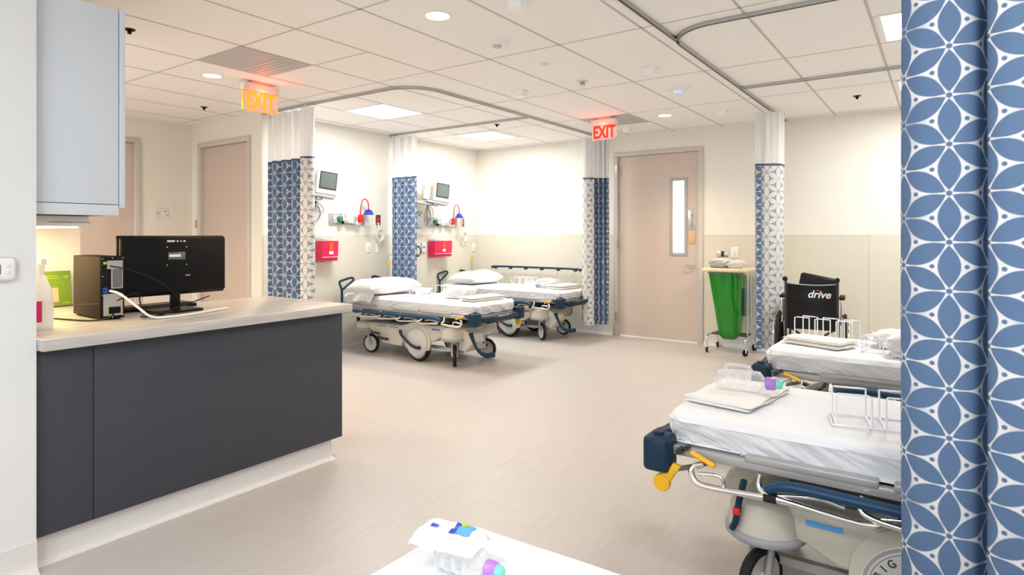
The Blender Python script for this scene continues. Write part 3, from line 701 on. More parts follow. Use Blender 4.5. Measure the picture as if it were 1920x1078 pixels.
plate(690, 464, 'white wall plate below the gas outlets, left of the pair, near bay')
plate(708, 465, 'white wall plate below the hanging tube coil in the near bay')
plate(868, 463, 'white wall plate left of the yellow-knobbed pole in the far bay')
plate(888, 464, 'white wall plate directly above the far yellow knob')
plate(708, 412, 'dark and red power outlet right of the near suction jar', 'brass', slots='red', name='power_outlet', cat='outlet', group='dark power outlets')
plate(866, 417, 'dark and red power outlet right of the far suction jar', 'brass', slots='red', name='power_outlet', cat='outlet', group='dark power outlets')
plate(1355, 476, 'brushed steel outlet on the wall above the linen hamper', 'steel', w=.125, h=.075, plane='y', slots='o', name='power_outlet', cat='outlet', group=None)
plate(1378, 473, 'white light switch plate above the linen hamper', w=.085, h=.125, plane='y', group=None)

def gas_rail(ua, ub, v0, v1, label):
    a, b = wl(ua, v1), wl(ub, v1); ztop = wl(ua, v0).z; L = b.y-a.y; hgt = ztop-a.z
    t = thing('medical_gas_rail', label, 'gas rail', (XL, a.y, a.z), 0, 'medical gas outlets with regulators')
    MB().box(.0, .02, 0, L, 0, hgt, bev=.002).build('back_plate', 'lgrey', t)
    ov = MB()
    for k in range(2): ov.box(.02, .032, .04+k*L*.5, L*.44+k*L*.5, .02, hgt-.02, bev=.003)
    ov.build('outlet_cover', 'vent', t)
    fm = MB(); fm.lathe([(0, 0), (.028, 0), (.028, .05), (0, .055)], (.03, .12, hgt*.55), (1, 0, 0), 16); fm.cyl((.07, .12, hgt*.5), (.07, .12, .02), .012, n=12); fm.build('oxygen_flowmeter', 'green', t)
    MB().cyl((.07, .15, hgt*.4), (.07, .15, hgt+.09), .011, n=12).box(.04, .09, .135, .20, hgt*.3, hgt*.6, bev=.006).build('flow_tube', 'clear', t)
    MB().lathe([(0, 0), (.022, 0), (.016, .02), (.02, .04), (0, .045)], (.05, .135, hgt*.3), (1, 0, -.4), 12).build('knob', 'black', t)
    sv = MB(); sv.box(.03, .09, .22, .30, .02, hgt-.01, bev=.01); sv.lathe([(0, 0), (.06, 0), (.06, .03), (.05, .05), (0, .055)], (.03, L*.62, hgt*.55), (1, 0, 0), 24); sv.box(.03, .085, L*.66, L*.80, .0, hgt, bev=.012)
    sv.build('suction_regulator', 'white', t)
    MB().lathe([(0, 0), (.035, 0), (.035, .004), (0, .004)], (.086, L*.62, hgt*.55), (1, 0, 0), 20).build('gauge_face', 'lgrey', t)
    return t
gas_rail(616, 681, 400, 421, 'medical gas rail with green flowmeter in the near left bay')
gas_rail(800, 856, 407, 425, 'medical gas rail with green flowmeter in the far corner bay')
def canister(u, v, label):
    p = wl(u, v, .10); t = thing('suction_canister', label, 'suction canister', p, 0, 'suction jars with blue lids and red tubes')
    MB().lathe([(0, -.09), (.042, -.09), (.045, -.08), (.054, .055)]).build('jar', 'clear', t)
    MB().lathe([(.058, .05), (.06, .056), (.058, .072), (.03, .085), (0, .088)]).cyl((0, 0, .08), (0, 0, .12), .013).cyl((0, -.05, .095), (0, .05, .095), .011).build('lid', 'blue', t)
    MB().tube([(0, 0, .11), (0, -.005, .19), (0, -.05, .235), (0, -.10, .21), (0, -.12, .12), (0, -.125, .03)], .007).build('red_tube', 'redp', t)
    MB().box(-.03, .02, -.155, -.10, -.05, .045, bev=.008).build('red_regulator', 'redp', t)
    MB().box(-.10, -.045, -.02, .02, -.02, .045, bev=.003).build('wall_bracket', 'lgrey', t)
canister(691, 410, 'clear suction jar with blue lid and red tube, near bay')
canister(861, 415, 'clear suction jar with blue lid and red tube, far bay')
def coil(u, v, label, r=.055):
    p = wl(u, v, .05); o = MB()
    for k in range(3):
        o.tube([(0.012*k, r*(.8+.15*k)*math.cos(a), r*(1.1+.12*k)*math.sin(a)) for a in [i*PI/6 for i in range(12)]], .006, n=7, smooth=2, closed=True)
    o.tube([(0, -.01, r*1.2), (-.01, .0, r*1.9), (-.02, 0, r*2.8)], .006)
    o.cyl((-.05, 0, r*2.7), (.0, 0, r*2.7), .006)
    b = o.build('tubing_coil', 'offw'); b.location = p; tag(b, label, 'tubing', 'clear tubing coils hanging on the wall')
coil(711, 441, 'coil of pale tubing with mask hanging in the near bay')
coil(869, 444, 'coil of pale tubing hanging in the far corner bay', .05)
def sharps(u0, u1, v0, v1, label):
    a, b = wl(u0, v1), wl(u1, v1); zt = wl(u0, v0).z; L = b.y-a.y; h = zt-a.z
    t = thing('sharps_container', label, 'sharps container', (XL+.006, (a.y+b.y)/2, a.z), 0, 'red sharps containers on the wall')
    MB().prism([(0.005, 0), (.10, 0), (.125, .01), (.14, h*.96), (.14, h), (.005, h)], 'y', -L/2, L/2, bev=.008).build('bin', 'red', t)
    MB().box(.0, .135, -L/2+.012, L/2-.012, h, h+.028, bev=.008).build('clear_lid', 'bagclear', t)
    MB().box(.128, .145, -L/2-.001, L/2+.001, h*.20, h*.22).build('ridge', 'white', t)
    s = MB().box(.137, .145, -.03, .03, h*.55, h*.95); s.build('biohazard_label', 'orange', t)
    MB().box(.138, .147, -.03, .03, h*.34, h*.50, bev=.003).build('white_label', 'paper', t)
    MB().box(0, .006, -L/2-.01, L/2+.01, -.02, h+.05).build('wall_bracket', 'bagclear', t)
sharps(590, 620, 452, 490, 'red sharps container beside the nearest left curtain')
sharps(801, 834, 452, 482, 'red sharps container right of the middle curtain')
# hanging leads and cuff of the far bay
def leads(u, v, label, s=1.0):
    p = wl(u, v, .12); t = thing('monitor_leads', label, 'cable', p, 0, 'bundles of monitor leads')
    MB().tube([(0, 0, .09*s), (0, .04, .02*s), (0, .06, -.09*s), (0, .0, -.2*s), (0, -.06, -.12*s), (0, -.05, .0), (0, .0, .09*s)], .009, n=8).build('pressure_hose', 'lgrey', t)
    MB().tube([(.02, .01, .1*s), (.02, .07, .05*s), (.02, .09, -.03*s), (.02, .04, -.07*s), (.02, .0, .0), (.02, .0, .1*s)], .007, n=8).build('lead', 'offw', t)
    MB().tube([(.0, 0.0, .1*s), (.0, -.03, -.1*s), (0, -.12, -.22*s), (0, -.2, -.12*s), (0, -.16, 0), (0, -.1, -.02*s)], .008, n=8).build('lead', 'greyp', t)
    MB().box(-.012, .012, -.012, .012, .08*s, .13*s, bev=.004).build('connector', 'blue', t)
leads(802, 398, 'grey monitor leads and hose dangling below the far patient monitor')
leads(592, 392, 'grey hose loop peeking past the nearest left curtain', .7)
t = wl(782, 416, .08); o = MB().box(-.05, .05, -.05, .05, -.09, .08, bev=.02, seg=3).tube([(0, -.04, .08), (.02, 0, .14), (0, .06, .06)], .008).build('blood_pressure_cuff', 'greyp'); o.location = t; tag(o, 'dark grey blood pressure cuff hanging beside the middle curtain', 'cuff')
t = wl(783, 471, .05); o = MB().tube([(0, .055*math.cos(a), .07*math.sin(a)) for a in [i*PI/6 for i in range(12)]], .006, closed=True).tube([(0.012, .045*math.cos(a), .06*math.sin(a)) for a in [i*PI/6 for i in range(12)]], .006, closed=True).build('black_cable_loop', 'rubber'); o.location = t; tag(o, 'black cable loop between middle curtain and far sharps container', 'cable')
t = thing('white_tag', 'small white tag with blue print left of the far sharps container', 'tag', wl(795, 463, .03))
MB().box(-.02, .0, -.03, .03, -.07, .06, bev=.003).build('card', 'white', t); MB().box(.0, .001, -.015, .015, -.02, .015).build('printed_mark', 'deepblue', t)

# ------------------------------------------------------------------ hospital stretchers
def sheet_mesh(Lx, Ly, z0, z1, seed, head=0):
    m = MB(); r = .03; rp = .075; cx, cy, cz = Lx/2, Ly/2, (z0+z1)/2; hx, hy, hz = Lx/2, Ly/2, (z1-z0)/2
    bm = bmesh.new(); bmesh.ops.create_cube(bm, size=2); bmesh.ops.subdivide_edges(bm, edges=bm.edges[:], cuts=37, use_grid_fill=True)
    nx = Vector((seed*3.1, seed*1.7, 0))
    for v in bm.verts:
        # stretch the subdivision toward edges
        p = Vector(v.co)
        q = Vector(((.35*p.x+.65*math.sin(p.x*PI/2))*hx, (.4*p.y+.6*math.sin(p.y*PI/2))*hy, p.z*hz))
        ix, iy = max(-hx+rp, min(hx-rp, q.x)), max(-hy+rp, min(hy-rp, q.y)); dx, dy = q.x-ix, q.y-iy
        if dx and dy:                                  # round the corners in plan, keeping rings concentric
            k = max(abs(dx), abs(dy))/math.hypot(dx, dy); q.x, q.y = ix+dx*k, iy+dy*k
        e = rp-math.hypot(q.x-ix, q.y-iy) if (dx or dy) else rp
        if p.z > .999 and e < r: q.z = hz-r+math.sqrt(max(0, r*r-(r-e)**2))
        elif e < .004 and q.z > hz-r: q.z = hz-r
        w = Vector((q.x+cx, q.y+cy, q.z+cz))
        side = max(abs(p.x), abs(p.y)); drop = (1-p.z)/2
        if side > .96:
            along = w.x if abs(p.y) > abs(p.x) else w.y
            f = max(0, 1-min(along, (Lx if abs(p.y) > abs(p.x) else Ly)-along)/.5)
            wr = (math.sin((along*38+drop*5*(1 if along < .9 else -1))+seed+2*math.sin(along*9))*.008*(.25+f)+math.sin(along*61+drop*9*(1 if along < .9 else -1))*.003*(.3+f)+noise.noise(w*6+nx)*.012)*(.25+drop)
            out = Vector((math.copysign(1, p.x) if abs(p.x) > .96 else 0, math.copysign(1, p.y) if abs(p.y) > .96 else 0, 0))
            w += out*(wr-.022*drop*drop)
            if p.z < -.95: w.z += noise.noise(Vector((along*5, seed, 0)))*.022+.004
        elif p.z > 0: w.z += noise.noise(w*3+nx)*.006
        v.co = w
    m.bm.free(); m.bm = bm; return m
def swheel(parent, name, x, y, r, w, rz, mats=('rubber', 'disc'), z=None):
    z = r if z is None else z; c, s = math.cos(rz), math.sin(rz)
    ax = Vector((-s, c, 0)); o = Vector((x, y, z))-ax*w/2
    ty = MB().lathe([(r*.80, 0), (r*.93, -.001), (r, w*.25), (r, w*.75), (r*.93, w+.001), (r*.80, w)], o, ax, 32).build(name, mats[0], parent)
    MB().lathe([(0, -.004), (r*.18, -.006), (r*.2, .004), (r*.78, .002), (r*.82, 0), (r*.82, w), (r*.78, w-.002), (r*.2, w-.004), (r*.18, w+.006), (0, w+.004)], o, ax, 32).build('wheel_disc', mats[1], ty)
    return ty
def stretcher(name, label, sticker, rails=(0, 0), Lx=1.95, Ly=.70, seed=1, iv=True, dz=0, pedals=True, words=False, detail=True, cast=None):
    t = thing(name, label, 'hospital stretcher', group='wheeled hospital stretchers')
    sheet_mesh(Lx, Ly, .548+dz, .657+dz, seed).build('sheeted_mattress', 'sheet', t, ang=60)
    fr = MB()
    for y in (-.015, Ly-.02): fr.box(.02, Lx, y, y+.035, .505+dz, .54+dz, bev=.006)
    for x in (.02, .5, 1.0, 1.5, Lx-.04): fr.box(x, x+.04, -.01, Ly+.01, .508+dz, .538+dz, bev=.004)
    fr.build('litter_frame', 'lgrey', t)
    pf = MB().box(.30, .70, -.02, Ly+.02, .532+dz, .556+dz, bev=.004).box(.74, 1.10, -.02, Ly+.02, .532+dz, .556+dz, bev=.004).box(1.14, Lx, -.01, Ly+.01, .535+dz, .553+dz, bev=.004).box(.05, .27, .02, Ly-.02, .535+dz, .553+dz); pf.build('platform', 'lgrey', t)
    for i in (0, 1):
        y = 0 if i == 0 else Ly; s = -1 if i == 0 else 1
        b = MB().box(-.055, .045, y+s*.02-.055, y+s*.02+.055, .445+dz, .575+dz, bev=.02, seg=3).cyl((-.01, y+s*.02, .57+dz), (-.01, y+s*.02, .585+dz), .02); b.build('corner_bumper', 'navy', t)
        MB().tube([(.12, y+s*.032, .532+dz), (.15, y+s*.042, .525+dz), (.205, y+s*.045, .505+dz)], .012, flat=.7).build('release_lever', 'yellow', t)
        MB().cyl((.075, y+s*.01, .53+dz), (.075, y+s*.045, .53+dz), .012).cyl((.10, y+s*.01, .545+dz), (.10, y+s*.04, .545+dz), .009).build('latch_pins', 'dark', t)
    fh = MB().tube([(-.04, .06, .50+dz), (-.075, .14, .515+dz), (-.08, .25, .50+dz), (-.08, Ly-.25, .50+dz), (-.075, Ly-.14, .515+dz), (-.04, Ly-.06, .50+dz)], .024, n=12).box(-.06, 0, .14, Ly-.14, .46+dz, .50+dz, bev=.01); fh.build('foot_handle', 'navy', t)
    # yellow steering pedal at the y=0 foot corner
    yp = MB().lathe([(0, 0), (.029, 0), (.032, .004), (.032, .018), (.029, .022), (0, .022)], (.012, -.055, .405+dz), (0, 1, 0), 20).prism([(.015, .43+dz), (.045, .415+dz), (.085, .48+dz), (.055, .485+dz), (.035, .45+dz), (.01, .44+dz)], 'y', -.055, -.033, bev=.004); yp.build('yellow_pedal', 'yellow', t)
    MB().tube([(.06, -.03, .46+dz), (.10, .1, .44+dz), (.14, .3, .42+dz)], .010).build('pedal_arm', 'lgrey', t)
    # side rails
    for i in (0, 1):
        y = -.055 if i == 0 else Ly+.055; s = -1 if i == 0 else 1
        if rails[i]:   # raised
            zt = .885+dz; rl = MB().tube([(.16, y, zt-.02), (.19, y, zt), (.9, y, zt+.003), (1.55, y, zt), (1.60, y, zt-.02)], .017, n=12, flat=.8); R_ = rl.build('side_rail', 'navy', t)
            for k in range(6):
                x = .22+k*.265
                MB().tube([(x, y, zt-.01), (x+.015, y, zt-.07), (x+.045, y, zt-.105), (x+.035, y, zt-.14), (x-.03, y, zt-.22), (x-.09, y, zt-.28), (x-.08, y, .52+dz)], .0085, n=8).build('strut', 'chrome', R_)
                MB().box(x-.022, x+.022, y-.022, y+.022, zt-.03, zt+.004, bev=.006).build('rail_joint', 'navy', R_)
        else:          # folded down
            rl = MB().tube([(.385, y+s*.01, .472+dz), (.42, y+s*.012, .492+dz), (.50, y+s*.012, .500+dz), (.70, y+s*.012, .496+dz), (1.4, y+s*.01, .490+dz), (1.78, y+s*.01, .492+dz), (1.83, y+s*.01, .475+dz)], .022, n=12, flat=.8); R_ = rl.build('side_rail', 'navyrail', t)
            for k in range(5):
                x = .36+k*.30
                MB().tube([(x, y-s*.01, .51+dz), (x-.005, y, .472+dz), (x+.03, y+s*.012, .455+dz), (x+.12, y+s*.016, .446+dz), (x+.30, y+s*.014, .432+dz), (x+.36, y, .445+dz), (x+.40, y-s*.01, .475+dz)], .010, n=8).build('strut', 'chrome', R_)
                MB().tube([(x+.03, y, .452+dz), (x+.08, y, .462+dz), (x+.18, y-s*.004, .475+dz), (x+.25, y-s*.01, .462+dz)], .008, n=8).build('link', 'chrome', R_)
        ch = MB(); ch.tube([(.16, y-s*.02, .50+dz), (.128, y, .485+dz), (.132, y+s*.006, .455+dz), (.16, y+s*.01, .437+dz), (.24, y+s*.014, .438+dz), (.42, y+s*.014, .448+dz), (.52, y+s*.01, .442+dz)], .0115, n=10)
        ch.tube([(.15, y, .47+dz), (.21, y, .478+dz), (.235, y, .468+dz), (.24, y, .435+dz)], .007, n=8); chp = ch.build('end_loop', 'chrome', t)
        MB().cyl((.375, y+s*.014, .447+dz), (.415, y+s*.014, .448+dz), .0145).build('black_band', 'rubber', chp)
        # navy release handle with red mark
        if i == 1: continue
        hd = MB().tube([(.30, y-s*.03, .47+dz), (.285, y-s*.025, .40+dz), (.275, y-s*.02, .33+dz), (.262, y-s*.02, .30+dz)], lambda f: .016, n=10, flat=.7).build('brake_lever', 'navy', t)
        MB().box(.268, .29, y-s*.02-.017, y-s*.02+.017, .355+dz, .378+dz, bev=.002).build('red_mark', 'redp', hd)
    MB().box(.42, 1.75, .10, Ly-.10, .42+dz, .50+dz, bev=.01).build('lift_housing', 'dark', t)  # dark box put in for the shadow under the litter, between the rails
    # base
    for x in (.62, 1.42): MB().cyl((x, Ly/2, .36), (x, Ly/2, .52+dz), .07, .06).build('lift_column', 'greyp', t)
    bpts = [(.225, .275), (.22, .30), (.235, .35), (.27, .385), (.34, .40), (.52, .392), (.60, .385), (.64, .395)]
    arcs = [(.80+.20*math.cos(a), .20+.20*math.sin(a)) for a in [math.radians(150-20*i) for i in range(7)]]
    bpts += [(.66, .385)] + [(x, z) for x, z in arcs if z > .3] + [(1.0, .36), (1.05, .352), (1.5, .352), (1.68, .345), (1.74, .32), (1.76, .285), (1.70, .275), (1.50, .265), (1.36, .20), (1.30, .13), (1.05, .12)]
    bpts += [(.80+.185*math.cos(a), .17+.185*math.sin(a)) for a in [math.radians(-10+20*i) for i in range(11)] if .17+.185*math.sin(a) > .12]
    bpts += [(.60, .14), (.50, .20), (.47, .262)]
    hull = MB()
    hull.prism([(.225, .275), (.22, .31), (.24, .36), (.28, .388), (.35, .40), (.50, .396), (.62, .385), (.70, .40), (.80, .408), (.90, .40), (.99, .37), (1.05, .355), (1.5, .352), (1.68, .345), (1.74, .32), (1.76, .285), (1.70, .275), (1.50, .265), (1.38, .21), (1.32, .14), (1.04, .13), (1.0, .22), (.965, .285), (.90, .33), (.80, .345), (.70, .33), (.635, .285), (.62, .225), (.58, .225), (.48, .275)], 'y', .035, Ly-.035, bev=.018, seg=3)
    base = hull.build('base_cover', 'cream', t)
    for y in (.09, Ly-.09):
        hd = MB(); hd.lathe([(0, .405), (.075, .402), (.105, .388), (.118, .36), (.126, .285), (.11, .272), (0, .272)], (.345, y, 0), (0, 0, 1), 28).build('corner_hood', 'cream', t)
        hd = MB(); hd.lathe([(0, .36), (.075, .356), (.10, .345), (.112, .32), (.118, .285), (.10, .272), (0, .272)], (1.63, y, 0), (0, 0, 1), 28); hd.build('corner_hood', 'cream', t)
    for y in (.09, Ly-.09):
        for x in (.345, 1.63):
            MB().lathe([(.08, .258), (.130, .258), (.137, .264), (.137, .282), (.130, .288), (.08, .288)], (x, y, 0), (0, 0, 1), 28).build('bumper_ring', 'greyp', t)
    # end shroud at the foot
    MB().prism([(.13, .34), (.24, .385), (.30, .17), (.20, .15), (.09, .26)], 'y', .42, Ly-.08, bev=.02, seg=3).build('foot_shroud', 'cream', t)
    ur = MB(); ur.box(.28, 1.7, .14, .17, .135, .165); ur.box(.28, 1.7, Ly-.17, Ly-.14, .135, .165); ur.box(.28, .33, .12, Ly-.12, .13, .17); ur.build('under_frame', 'lgrey', t)
    for i, y in enumerate((.0, Ly)):
        s = -1 if y == 0 else 1; yy = .033 if y == 0 else Ly-.033
        for a_, b_, c_, d_ in ((.485, .595, .345, .362), (1.08, 1.22, .325, .335), (1.25, 1.4, .325, .335)): MB().box(a_, b_, yy-.0015, yy+.0015, c_, d_).build('sticker', sticker, base)
        # big wheel off centre
        w = swheel(t, 'big_wheel', .80, yy-s*.028, .16, .05, 0)
        hp = MB().lathe([(0, .0), (.150, 0), (.156, -.004), (.156, -.010), (0, -.010)], (.80, yy+s*.014, .205), (0, s, 0), 40).build('wheel_cover', 'disc', w)
        MB().lathe([(.140, -.002), (.143, .002), (.149, .002), (.152, -.002)], (.80, yy+s*.014, .205), (0, s, 0), 40).build('cover_rim', 'lgrey', w)
        arch = [(.80+.188*math.cos(math.radians(a)), .222+.188*math.sin(math.radians(a))) for a in range(-30, 211, 10)]
        MB().prism(arch, 'y', yy-s*.02, yy+s*.004, bev=.004).build('wheel_arch', 'cream', t)
        # navy curved brake pedal over the wheel
        if pedals and i == 1:
            MB().tube([(1.00, yy+s*.045, .315), (.98, yy+s*.05, .27), (.92, yy+s*.05, .225), (.84, yy+s*.05, .175), (.76, yy+s*.05, .155), (.72, yy+s*.05, .16)], lambda f: .020-.006*math.sin(f*PI), n=10).build('side_pedal', 'navy', t)
            MB().tube([(1.20, yy+s*.04, .20), (1.28, yy+s*.045, .205), (1.34, yy+s*.04, .215)], .022, n=10, flat=.6).build('pump_pedal', 'navy', t)
            MB().tube([(1.33, yy+s*.035, .245), (1.40, yy+s*.04, .255), (1.44, yy+s*.035, .25)], .018, n=10, flat=.6).build('pump_pedal', 'navy', t)
    # pedals at the ends
    for y in (.12, Ly-.12):
        if y > .3 and pedals: MB().tube([(.13, y+.03, .35), (.11, y+.03, .30), (.08, y+.03, .245), (.06, y+.02, .20), (.02, y, .155), (-.05, y, .145), (-.13, y, .16)], lambda f: .026-.012*math.sin(min(1, f*1.15)*PI), n=12).build('end_pedal', 'navy', t)
        MB().tube([(1.76, y, .29), (1.80, y, .33), (1.81, y, .38)], .022, n=10, flat=.7).build('end_pedal', 'navy', t)
    # casters
    rot = cast or (.5, -.4, .1, .3)
    for k, (x, y) in enumerate(((.345, .10), (.345, Ly-.10), (1.60, .10), (1.60, Ly-.10))):
        a = rot[k]; c, s = math.cos(a), math.sin(a); r = .105
        fk = MB(); fk.cyl((x, y, .23), (x, y, .268), .035)
        for sd in (-1, 1):
            ox, oy = -s*sd*.026, c*sd*.026
            fk.tube([(x+ox, y+oy, .235), (x+ox-.01*c, y+oy-.01*s, .19), (x+ox-.03*c, y+oy-.03*s, r)], .013, n=8, flat=1)
        fk.cyl((x+s*.026, y-c*.026, .24), (x-s*.026, y+c*.026, .24), .02)
        f_ = fk.build('caster_fork', 'lgrey', t)
        wx, wy = x-.03*c, y-.03*s; ax = Vector((-s, c, 0)); o = Vector((wx, wy, r))-ax*.017
        MB().lathe([(r*.78, 0), (r*.93, -.001), (r, .010), (r, .024), (r*.93, .035), (r*.78, .034)], o, ax, 28).build('tyre', 'rubber', f_)
        MB().lathe([(0, -.006), (r*.15, -.008), (r*.2, .008), (r*.70, .006), (r*.80, 0), (r*.80, .034), (r*.70, .028), (r*.2, .026), (r*.15, .042), (0, .04)], o, ax, 28).build('wheel_disc', 'disc', f_)
    # push handles at the head
    for y in (.03, Ly-.03):
        q_ = 1 if y < .3 else -1; MB().tube([(Lx-.02, y, .53+dz), (Lx+.03, y, .55+dz), (Lx+.035, y, .69+dz), (Lx+.075, y, .775+dz), (Lx+.065, y+q_*.03, .80+dz), (Lx+.05, y+q_*.15, .825+dz), (Lx+.035, y+q_*.17, .80+dz), (Lx+.04, y+q_*.10, .75+dz), (Lx+.037, y+q_*.02, .70+dz)], .0135, n=10).build('push_handle', 'navy', t)
    if detail: MB().box(Lx-.03, Lx+.08, -.02, .08, .45+dz, .545+dz, bev=.012).box(Lx-.03, Lx+.08, Ly-.08, Ly+.02, .45+dz, .545+dz, bev=.012).build('head_bumper', 'navy', t)
    if iv:
        iv_ = MB().cyl((Lx+.02, -.045, .48+dz), (Lx+.02, -.045, 1.0), .008).tube([(Lx+.02, -.045, 1.0), (Lx+.02, -.045, 1.05), (Lx+.0, -.045, 1.075), (Lx-.03, -.045, 1.065)], .005).build('iv_pole', 'steel', t)
        MB().lathe([(.012, .935), (.02, .94), (.022, .985), (.012, .992)], (Lx+.02, -.045, 0), (0, 0, 1), 16).build('yellow_collar', 'yellow', iv_)
    return t
s3 = stretcher('hospital_stretcher', 'large white sheeted stretcher in the right foreground, partly behind the near curtain', 'bluesk', seed=3, iv=False, words=True, pedals=False, cast=(1.15, -.4, .1, .3))
s3.location = (-.86, 2.22, 0)
s1 = stretcher('hospital_stretcher', 'white sheeted stretcher nearer the viewer in the left bays, wheels fully in view', 'deepblue', seed=1, cast=(.1, -.87, .6, .15), dz=-.01)
s1.location = (-3.67, 5.32, 0); s1.rotation_euler = (0, 0, PI)
s2 = stretcher('hospital_stretcher', 'white sheeted stretcher in the far corner with its far side rail raised', 'redsk', seed=2, rails=(1, 0), cast=(.1, -.62, .6, .15), dz=-.025)
s2.location = (-3.78, 7.12, 0); s2.rotation_euler = (0, 0, PI)
s4 = stretcher('hospital_stretcher', 'white sheeted stretcher at right in front of the wheelchair', 'bluesk', seed=4, iv=False)
s4.location = (-.85, 3.76, 0)
s5 = stretcher('hospital_stretcher', 'white sheeted stretcher corner at the bottom edge of the photo', 'bluesk', seed=5, iv=False)
s5.location = (-.935, .42, 0)
# wording on the foreground wheel
wh = [c for c in s3.children if c.name.startswith('big_wheel')][0]
for i, ch in enumerate('BIG WHEEL'):
    a = math.radians(158-15.5*i)
    if ch != ' ': text(ch, .032, 'dtext', wh, loc=(.80+.112*math.cos(a), .0178, .205+.112*math.sin(a)), rot=(PI/2, -(a-PI/2), 0), offset=.0006)
text('stryker', .068, 'dtext', wh, loc=(.80, .0178, .215), rot=(PI/2, 0, 0), offset=.0012)
MB().lathe([(.130, 0), (.1315, .0012), (.133, 0)], (.80, .0195, .205), (0, -1, 0), 48).build('ring_line', 'dtext', wh)

# ------------------------------------------------------------------ things lying on the stretchers
def pillow(loc_, rz, label, sx=.62, sy=.44, h=.15, seed=0):
    bm = bmesh.new(); bmesh.ops.create_grid(bm, x_segments=34, y_segments=28, size=1); top = [v for v in bm.verts]
    g = bmesh.ops.duplicate(bm, geom=bm.faces[:]+bm.edges[:]+bm.verts[:]); bot = [v for v in g['geom'] if isinstance(v, bmesh.types.BMVert)]
    for lst, sg in ((top, 1), (bot, -1)):
        for v in lst:
            x, y = v.co.x, v.co.y; e = max(0, (1-x**4)*(1-y**4))**.55
            pin = 1-.10*(1-abs(x))*abs(y)**3-.0
            px, py = x*sx/2*(1-.07*(1-y*y)*x*x), y*sy/2*(1-.07*(1-x*x)*y*y)
            z = e*h*(.62 if sg > 0 else -.38)*(1+.25*noise.noise(Vector((x*1.3+seed, y*1.3, sg))))
            z += noise.noise(Vector((x*4+seed, y*4, sg)))*.010*e*(1 if sg > 0 else .1)
            if sg < 0: z = max(z, -h*.34)
            v.co = Vector((px, py, z+h*.34+.0))
    bmesh.ops.remove_doubles(bm, verts=bm.verts[:], dist=.0008)
    m = MB(); m.bm.free(); m.bm = bm; o = m.build('pillow', 'pillow', ang=80); o.location = loc_; o.rotation_euler = (math.radians(-3), 0, rz)
    return tag(o, label, 'pillow', 'white pillows')
MT = .645
o = pillow((-5.22, 4.90, MT+.008), math.radians(84), 'white pillow on the nearer left stretcher', .72, .52, .19, 1)
bpy.context.view_layer.update()
def flapf(u, v):
    x = -5.42+.34*u+.02*math.sin(v*3); z = .745-.155*v-.03*abs(u-.5)+.012*noise.noise(Vector((u*5, v*3, 0)))
    return Vector((x, 4.63-.055*math.sin(min(1, v*1.3)*PI/2)+.02*math.sin(u*9+v*2)*v+.05*abs(u-.5)*(1-v)-.0, z))
fl_ = MB().grid(flapf, 16, 10).build('pillowcase_flap', 'pillow'); fl_.parent = o; fl_.matrix_parent_inverse = o.matrix_world.inverted()
o = pillow((-5.36, 6.76, MT-.007), math.radians(86), 'white pillow on the far corner stretcher', .66, .50, .18, 5)
def folded(loc_, rz, label, sx, sy, h, m, layers=3, seed=0, name='folded_blanket', cat='blanket'):
    mb = MB(); lh = h/layers
    for k in range(layers):
        q = k*lh; dx = noise.noise(Vector((seed, k, 0)))*.012
        def fn(u, v, q=q, dx=dx):
            a = u*2*PI; ex = (abs(math.cos(a))**.25)*math.copysign(1, math.cos(a)); ez = (abs(math.sin(a))**.8)*math.copysign(1, math.sin(a))
            y = (v-.5)*sy; x = ex*sx/2*(1-.04*abs(v-.5))+dx+noise.noise(Vector((v*3, k+seed, 1)))*.010
            dr = 1-.35*max(0, abs(v-.5)*2-.85)/.15
            return Vector((x, y+noise.noise(Vector((u*4, k, seed)))*.006, q+lh/2+ez*lh*.52*dr+noise.noise(Vector((x*8, y*8, seed)))*.014*(k+1)/layers*(1 if ez > 0 else 0)))
        n0 = len(mb.bm.verts); mb.grid(fn, 40, 18, wrapu=True)
        mb.bm.verts.ensure_lookup_table()
        nv = 19
        for j in (0, 18): mb.bm.faces.new([mb.bm.verts[n0+i*nv+j] for i in range(40)])
    o = mb.build(name, m, ang=60); o.location = loc_; o.rotation_euler = (0, 0, rz); return tag(o, label, cat)
folded((-3.88, 5.0, MT+.006), math.radians(84), 'cream folded blanket at the foot of the nearer left stretcher', .48, .22, .045, 'blanket', 2, 1)
folded((-3.96, 6.82, MT-.012), math.radians(84), 'cream folded blanket at the foot of the far corner stretcher', .42, .24, .055, 'blanket', 2, 3)
folded((-.68, 2.58, .661), math.radians(-8), 'white folded towel under the clear bottle on the foreground stretcher', .27, .42, .022, 'towel', 2, 6, 'folded_towel', 'towel')
folded((-.60, 4.055, .661), math.radians(-22), 'cream crumpled towel on the stretcher in front of the wheelchair', .36, .20, .045, 'blanket', 2, 9, 'folded_towel', 'towel')

